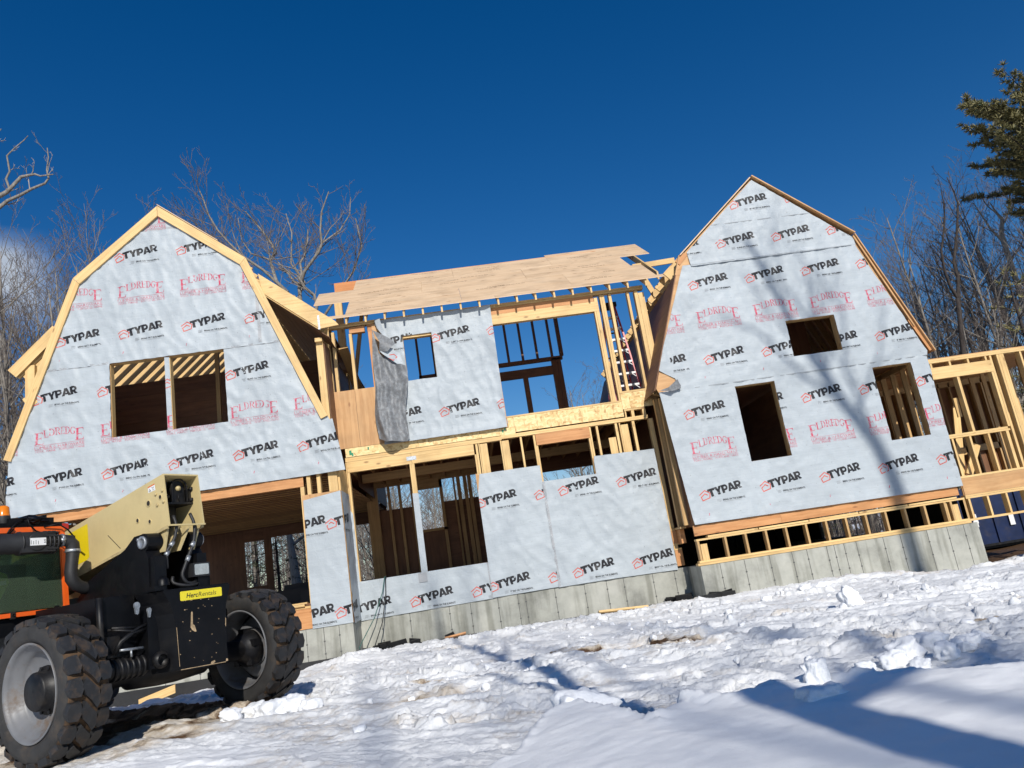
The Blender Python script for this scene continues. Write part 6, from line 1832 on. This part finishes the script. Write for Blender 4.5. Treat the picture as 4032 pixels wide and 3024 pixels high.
bare_tree('bare_tree', 'leafless tree whose pale dead branches reach in at the upper left', 13, 41, (0, 0, 0), .20,
          trunk=[(-14.6, 20, -1.5), (-14.3, 20, 5), (-13.6, 20, 9.4), (-13.2, 20, 11.0), (-13.1, 20, 13)],
          limbs=[([(-13.2, 20, 11.0), (-12.3, 20, 11.8), (-11.63, 20, 12.1), (-11.46, 20, 12.18), (-11.31, 20, 12.33), (-11.06, 20, 12.61), (-10.89, 20, 12.63), (-10.69, 20, 12.65), (-10.54, 20, 12.57), (-10.19, 20, 12.58)], .085, .016),
                 ([(-13.4, 20, 10.6), (-12.2, 20.1, 11.4), (-11.63, 20.1, 11.86), (-11.48, 20.1, 11.98), (-11.14, 20.1, 12.11), (-10.82, 20.1, 12.27), (-10.47, 20.1, 12.39), (-10.37, 20.1, 12.54), (-10.42, 20.1, 12.8), (-10.37, 20.1, 13.2), (-10.40, 20.1, 13.5)], .065, .012),
                 ([(-11.36, 20, 12.25), (-11.41, 19.9, 12.54), (-11.31, 19.9, 12.76), (-11.33, 19.8, 13.19), (-11.13, 19.8, 13.4), (-10.86, 19.8, 13.63), (-10.76, 19.8, 13.75)], .035, .010),
                 ([(-13.1, 20, 12.4), (-12.4, 20, 13.2), (-11.9, 20, 13.8), (-11.6, 20, 14.2)], .05, .012)],
          nl=0, rtop=.4, mats=(M['bark'], M['pale_bark']), P=[(1, .3, 50), (1.0, .16, 55), (3.0, .5, 45), (3.2, .5, 45)])
bare_tree('bare_tree', 'thick pale grey trunk seen through the ground floor opening of the left wing', 14, 51, (0, 0, 0), .24,
          trunk=[(-6.62, 30, -1.8), (-6.68, 30, .47), (-6.75, 30, 1.49), (-6.82, 30, 2.53), (-7.1, 30, 6), (-7.2, 30, 10)], nl=6, rmin=.5, spread=.3, mats=(M['pale_bark'], M['twig']), P=PW)

def conifer(name, label, h, seed, base, r0, crown_from, maxlen, mats, droop=-.15, dens=3.2, tuft=.30, ntri=9, group=None, layers=None, lay=None, twigs=3.6):
    rng = random.Random(seed)
    root = thing(name, label, 'tree', base, 0, group)
    tm = MB(); tm.tube([(0, 0, -.4), (.03, 0, h * .4), (0, .05, h * .75), (0, 0, h)], [r0 * 1.2, r0 * .8, r0 * .4, .015], 9, 0)
    cm = MB()
    n = layers or int(h * dens)
    for k in range(n):
        t = crown_from + (1 - crown_from) * (k + rng.random()) / n
        z = h * t
        f = (1 - t) / (1 - crown_from)
        L = maxlen * (lay(f) if lay else (.15 + .95 * f ** .75)) * rng.uniform(.6, 1.12)
        az = k * 2.39996 + rng.uniform(-.4, .4)
        d = Vector((math.cos(az), math.sin(az), droop + .35 * (1 - f) + rng.uniform(-.22, .26)))
        q = limb((0, 0, z), d, L, 5, rng, .12, .05)
        ra = .012 + .008 * L
        cm.tube(q, [ra * (1 - .8 * i / 5) for i in range(6)], 4, 0, cap=False)
        m = max(3, int(L * twigs))
        for j in range(m):
            tt = .30 + .70 * (j + rng.random()) / m
            p, dd = along(q, tt)
            side = dd.cross(Vector((0, 0, 1)))
            if side.length < 1e-3: continue
            side.normalize()
            sd = (dd * .7 + side * rng.choice((-1, 1)) * rng.uniform(.3, 1.0) + Vector((0, 0, rng.uniform(-.05, .35)))).normalized()
            l2 = rng.uniform(.25, .75) * (1.1 - .5 * tt) * min(1.0, L * .45)
            e = p + sd * l2
            cm.tube([p, e], [.007, .004], 3, 0, cap=False)
            for c in range(max(1, int(l2 / .17))):
                cpt = p.lerp(e, (c + 1) / max(1, int(l2 / .17)))
                for _ in range(ntri):
                    v = (sd * .6 + Vector((rng.uniform(-1, 1), rng.uniform(-1, 1), rng.uniform(-.7, 1)))).normalized() * tuft * rng.uniform(.6, 1.1)
                    w_ = v.cross(Vector((rng.uniform(-1, 1), rng.uniform(-1, 1), rng.uniform(-1, 1))))
                    if w_.length < 1e-4: continue
                    w_ = w_.normalized() * tuft * .10
                    cm.poly([cpt - w_, cpt + w_, cpt + v + w_ * .3, cpt + v - w_ * .3], 1)
    tm.build('trunk', [mats[0]], root, inv=False); cm.build('crown', [mats[0], mats[1]], root, inv=False)
    return root
conifer('pine_tree', 'white pine with a bushy green crown poking in at the upper right edge', 18.2, 3, (25.3, 26, -2.4), .28, .645, 4.2, (M['dark_bark'], M['pine']), droop=.10, layers=120, tuft=.22, ntri=26, twigs=7.5,
        lay=lambda f: (.10 + .92 * min(1, f / .45)) * (1 if f < .80 else .70))
conifer('fir_tree', 'dark evergreen behind the framed addition at the right edge', 9.4, 5, (19.9, 24.5, -1.9), .14, .10, 1.9, (M['dark_bark'], M['pine']), droop=-.12, layers=46, tuft=.20, ntri=8)
sp0 = conifer('fir_tree', 'small dark evergreen in the wood behind the house', 6.5, 9, (0, 0, 0), .08, .06, 1.7, (M['dark_bark'], M['spruce_needles']), droop=-.2, layers=44, tuft=.16, ntri=7, group='small evergreens behind the house')
sps = [(-7.6, 31, .95), (-8.9, 33, 1.0), (-5.7, 33.5, .7), (-6.1, 29, .62), (-10.0, 31, .8), (-4.0, 35, .6), (-12.5, 30, .85), (10.4, 29, .6), (12.2, 31, .72), (14.0, 30, .66), (21.6, 27.5, 1.0), (23.6, 29, .9), (18.9, 29.5, .7), (8.8, 33, .62), (6.4, 31, .5), (-9.5, 28, .6), (16.3, 27, .7)]
for i, (x, y, s) in enumerate(sps):
    o = sp0 if i == 0 else copy_tree(sp0)
    o.location = (x, y, -1.7); o.scale = (s, s, s); o.rotation_euler = (0, 0, i * 1.1)


# the far wood: one mass of thin trunks and brush that nobody could count
fw = MB(); rgf = random.Random(77)
for k in range(1500):
    y = rgf.uniform(44, 85); x = rgf.uniform(-1.05, 1.15) * y
    h = rgf.uniform(5.5, 8.6) * y / 62 * (1.0 if x < .02 * y or x > .42 * y else .72)
    if x < -.35 * y or x > .5 * y: h *= 1.35
    p = Vector((x, y, -1.6)); q = limb(p, (rgf.uniform(-.1, .1), rgf.uniform(-.1, .1), 1), h, 4, rgf, .08, .05)
    r_ = rgf.uniform(.04, .12); fw.tube(q, [r_, r_ * .8, r_ * .6, r_ * .4, .012], 4, 0, cap=False)
    for j in range(14):
        c, d = along(q, rgf.uniform(.12, 1)); a = rgf.uniform(0, 6.28); l = rgf.uniform(.8, 2.6)
        e = limb(c, (math.cos(a), math.sin(a), rgf.uniform(.2, 1.1)), l, 2, rgf, .25, .1); fw.tube(e, [.022, .016, .010], 3, 1, cap=False)
        for _ in range(2):
            c2, d2 = along(e, rgf.uniform(.3, 1)); a = rgf.uniform(0, 6.28)
            fw.tube([c2, c2 + Vector((math.cos(a), math.sin(a), rgf.uniform(.1, 1.2))).normalized() * l * .4], [.013, .009], 3, 1, cap=False)
for k in range(2600):
    y = rgf.uniform(27, 44); x = rgf.uniform(-.62, .95) * y
    q = limb((x, y, -1.6), (rgf.uniform(-.6, .6), rgf.uniform(-.6, .6), 1), rgf.uniform(.8, 2.6), 3, rgf, .2, .05); fw.tube(q, [.013, .010, .008, .005], 3, 1, cap=False)
fwo = fw.build('far_woods', [M['bark'], M['twig']], None); tag(fwo, kind='stuff')

# trees standing behind the camera; their shadows fall across the snow and the right gable
def shadow_from(pt, dist):   # the spot up-sun of pt
    p = Vector(pt); return p - LIGHT * (dist / LIGHT.y)
tr = [shadow_from(p, 21.0) for p in [(8.42, YL, -.6), (8.40, YL, .6), (8.25, YL, 1.3), (7.8, YL, 2.2), (7.45, YL, 3.1), (7.15, YL, 4.0), (6.9, YL, 5.0), (6.6, YL, 6.0)]]
b0 = (tr[0].x + .25, tr[0].y, -1.4)
bare_tree('bare_tree', 'leaning leafless tree behind the camera on the right', 19, 61, (0, 0, 0), .2,
          trunk=[b0, (b0[0] - .05, b0[1], 5)] + [tuple(p) for p in tr],
          limbs=[([tuple(shadow_from(p, 21.0)) for p in [(7.8, YL, 2.2), (7.1, YL, 2.9), (6.4, YL, 3.9), (5.7, YL, 4.4)]], .06, .02),
                 ([tuple(shadow_from(p, 21.0)) for p in [(8.3, YL, 1.2), (8.0, YL, 2.9), (8.3, YL, 4.0), (7.9, YL, 5.3)]], .05, .015)], nl=10, rmin=.5, spread=.20, rtop=.3, P=[(1, .4, 50), (1.6, .45, 46), (2.4, .45, 42)])
bare_tree('bare_tree', 'slender leafless tree behind the camera', 12, 71, (0, 0, 0), .17,
          trunk=[(1.92, -3.0, -1.2), (1.9, -3.0, 2), (1.88, -2.9, 5), (1.7, -2.8, 8), (1.55, -2.8, 11)], nl=8, rmin=.3, spread=.28, P=[(1, .4, 50), (1.4, .45, 46), (2.2, .45, 42)])
for k, (lab, x, y, r_, sd, nl_) in enumerate((('far leafless tree behind the camera, rightmost of three', 6.3, -20.0, .15, 89, 20), ('far slim leafless tree behind the camera, middle of three', 4.3, -17.0, .085, 92, 22), ('far leafless tree behind the camera, leftmost of three', 2.9, -22.0, .11, 97, 16))):
    bare_tree('bare_tree', lab, 21, sd, (0, 0, 0), r_, trunk=[(x, y, -1.2), (x - .1, y, 5), (x - .25, y, 10), (x - .1, y, 15), (x - .3, y, 20)], nl=nl_, rmin=.36, spread=.26, rtop=.3, P=[(1, .4, 50), (1.5, .5, 46), (2.4, .45, 42)])

# ------------------------------------------------------------------ SMALL THINGS
# stepladder inside the upper floor
lad = thing('stepladder', 'red stepladder with white treads standing behind the upper studs', 'ladder', (3.92, 16.95, 2.98))
M['ladred'] = flat_mat('red_fibreglass', (0.52, 0.045, 0.05), 0.4, namt=.1)
M['ladwhite'] = flat_mat('white_aluminium', (0.80, 0.80, 0.79), 0.35, namt=.04)
zt_, zb_ = 2.58, .0
def lx(z, s, front=True):
    w_ = .13 + .20 * (1 - z / zt_); return s * w_
def ly(z, front): return -.05 - .42 * (1 - z / zt_) if front else .08 + .42 * (1 - z / zt_)
for fr in (True, False):
    for s in (-1, 1):
        b = MB(); b.beam((lx(0, s), ly(0, fr), 0), (lx(zt_, s), ly(zt_, fr), zt_), .035, .075, (0, 1, 0)); b.build('rail', M['ladred'], lad, inv=False)
for k in range(8):
    z = .28 + .285 * k
    b = MB(); b.box(lx(z, -1) + .015, lx(z, 1) - .015, ly(z, True) - .05, ly(z, True) + .05, z, z + .045)
    for s in (-1, 1): b.beam((lx(z, s) - s * .02, ly(z, True) - .045, z - .07), (lx(z, s) - s * .10, ly(z, True) - .045, z), .015, .01)
    b.build('tread', M['ladwhite'], lad, inv=False)
    if k % 2 == 0:
        b = MB(); b.box(lx(z, -1) + .015, lx(z, 1) - .015, ly(z, False) - .012, ly(z, False) + .012, z, z + .03); b.build('rung', M['blk_plastic'], lad, inv=False)
b = MB(); b.box(-.17, .17, -.14, .17, zt_ - .01, zt_ + .09); b.build('top_cap', M['blk_plastic'], lad, inv=False)
# dumpster
M['blue'] = flat_mat('dark_blue_steel', (0.006, 0.016, 0.062), 0.4, nscale=3, namt=.3, dirt=(0.05, 0.04, 0.035), dirtamt=.35)
dm = thing('dumpster', 'dark blue roll-off dumpster with white numbers beyond the far corner', 'dumpster', (17.6, 23.2, -1.55))
b = MB(); b.box(-3.4, 3.4, -1.15, 1.15, .16, 1.75); b.box(-3.45, 3.45, -1.2, 1.2, 1.70, 1.82)
b.build('body', M['blue'], dm, inv=False)
for k in range(9):
    b = MB(); x = -3.3 + .82 * k; b.hexa([(x + (.10 if q & 1 else -.0) + (0 if q & 2 else 0), -1.21 if not q & 2 else -1.152, .16 if not q & 4 else 1.70) for q in range(8)]); b.build('rib', M['blue'], dm, inv=False)
b = MB(); b.box(-3.3, 3.3, -1.0, 1.0, .02, .16); b.box(-3.45, 3.45, -1.19, -1.152, .10, .165); b.build('skid', M['blk2'], dm, inv=False)
b = MB()
for txt, x, z, w_, h_ in (('4', -3.12, .70, .16, .34), ('1', -2.02, .62, .15, .36), ('1', -1.20, .66, .13, .36), ('20', -1.18, .10, .28, .19)):
    for q in text_fit(txt, x, z, w_, h_, bold=.05): b.poly([(p[0], -1.214, p[1]) for p in q])
b.build('painted_number', M['ladwhite'], dm, inv=False)
# hose hanging from the addition
b = MB(); b.tube([(11.05, 14.6, -.43), (11.0, 14.5, -.50), (10.85, 14.3, -.62), (10.5, 14.0, -.86), (10.15, 13.8, -1.06), (9.95, 13.7, -1.22), (9.85, 13.65, -1.45)], [.05, .07, .06, .035, .03, .032, .035], 10)
hs = b.build('hose', flat_mat('grey_green_hose', (0.20, 0.26, 0.27), 0.5, namt=.2), None); tag(hs, 'grey-green hose curving down from the framed addition to the snow', 'hose')
# cords hanging from the window sill
M['cord1'] = flat_mat('teal_cord', (0.03, 0.10, 0.085), 0.5); M['cord2'] = flat_mat('black_cord', (0.012, 0.014, 0.014), 0.5)
for lab, m_, pts in (('teal cord hanging from the wide ground floor window sill', 'cord1', [(-1.78, 15.75, .24), (-1.80, 15.70, .22), (-1.86, 15.62, -.05), (-2.05, 15.5, -.50), (-2.32, 15.3, -.92), (-2.42, 15.2, -1.12)]),
                     ('black cord hanging from the wide ground floor window sill', 'cord2', [(-1.76, 15.75, .24), (-1.78, 15.69, .22), (-1.80, 15.6, -.10), (-1.90, 15.45, -.60), (-2.06, 15.2, -1.0), (-2.10, 15.1, -1.12)])):
    b = MB(); b.tube(pts, .010, 6); tag(b.build('cord', M[m_], None), lab, 'cord')
# offcuts
b = MB(); b.beam((2.05, 14.1, gz(2.1, 14.1) + .05), (2.95, 14.15, gz(2.9, 14.15) + .07), .09, .035, (0, .3, 1)); tag(b.build('plank', M['spruce'], None), 'short plank lying on the snow in front of the middle foundation', 'plank')
b = MB(); b.beam((-.75, 15.2, -1.06), (-.35, 15.25, -1.03), .10, .03, (0, .3, 1)); tag(b.build('plank', M['fir'], None), 'orange offcut on the snow at the foot of the middle foundation', 'plank')
b = MB(); b.hexa([(-6.05 + (.62 if k & 1 else 0), 14.45 - (.03 if k & 2 else 0), -1.33 + (.15 if k & 1 else 0) + (.14 if k & 4 else 0)) for k in range(8)]); tag(b.build('plank', M['spruce'], None), 'board leaning on the footing seen beneath the telehandler', 'plank')
for k, lab in enumerate(('pale board across the sill of the left ground floor opening', 'shorter board on top of the sill of the left ground floor opening')):
    b = MB(); b.box(-4.6 + .3 * k, -3.15 - .45 * k, YL - .02 + .03 * k, YL + .09, -.04 + .032 * k, -.012 + .032 * k); tag(b.build('plank', M['spruce'], None), lab, 'plank')
# dark stacked material inside the left wing
b = MB()
for (x0, x1, y0, y1, z0, z1) in ((-5.3, -3.6, 19.0, 20.2, -.04, .33), (-4.1, -3.2, 18.6, 19.6, -.04, .26), (-4.6, -3.9, 19.2, 20.0, .33, .45)):
    b.hexa([((x1 if k & 1 else x0) + .03 * (k & 4) / 4, y1 if k & 2 else y0, (z1 if k & 4 else z0)) for k in range(8)])
tag(b.build('material_stack', M['membrane'], None), 'stack of dark wrapped material on the floor of the left wing', 'stack')
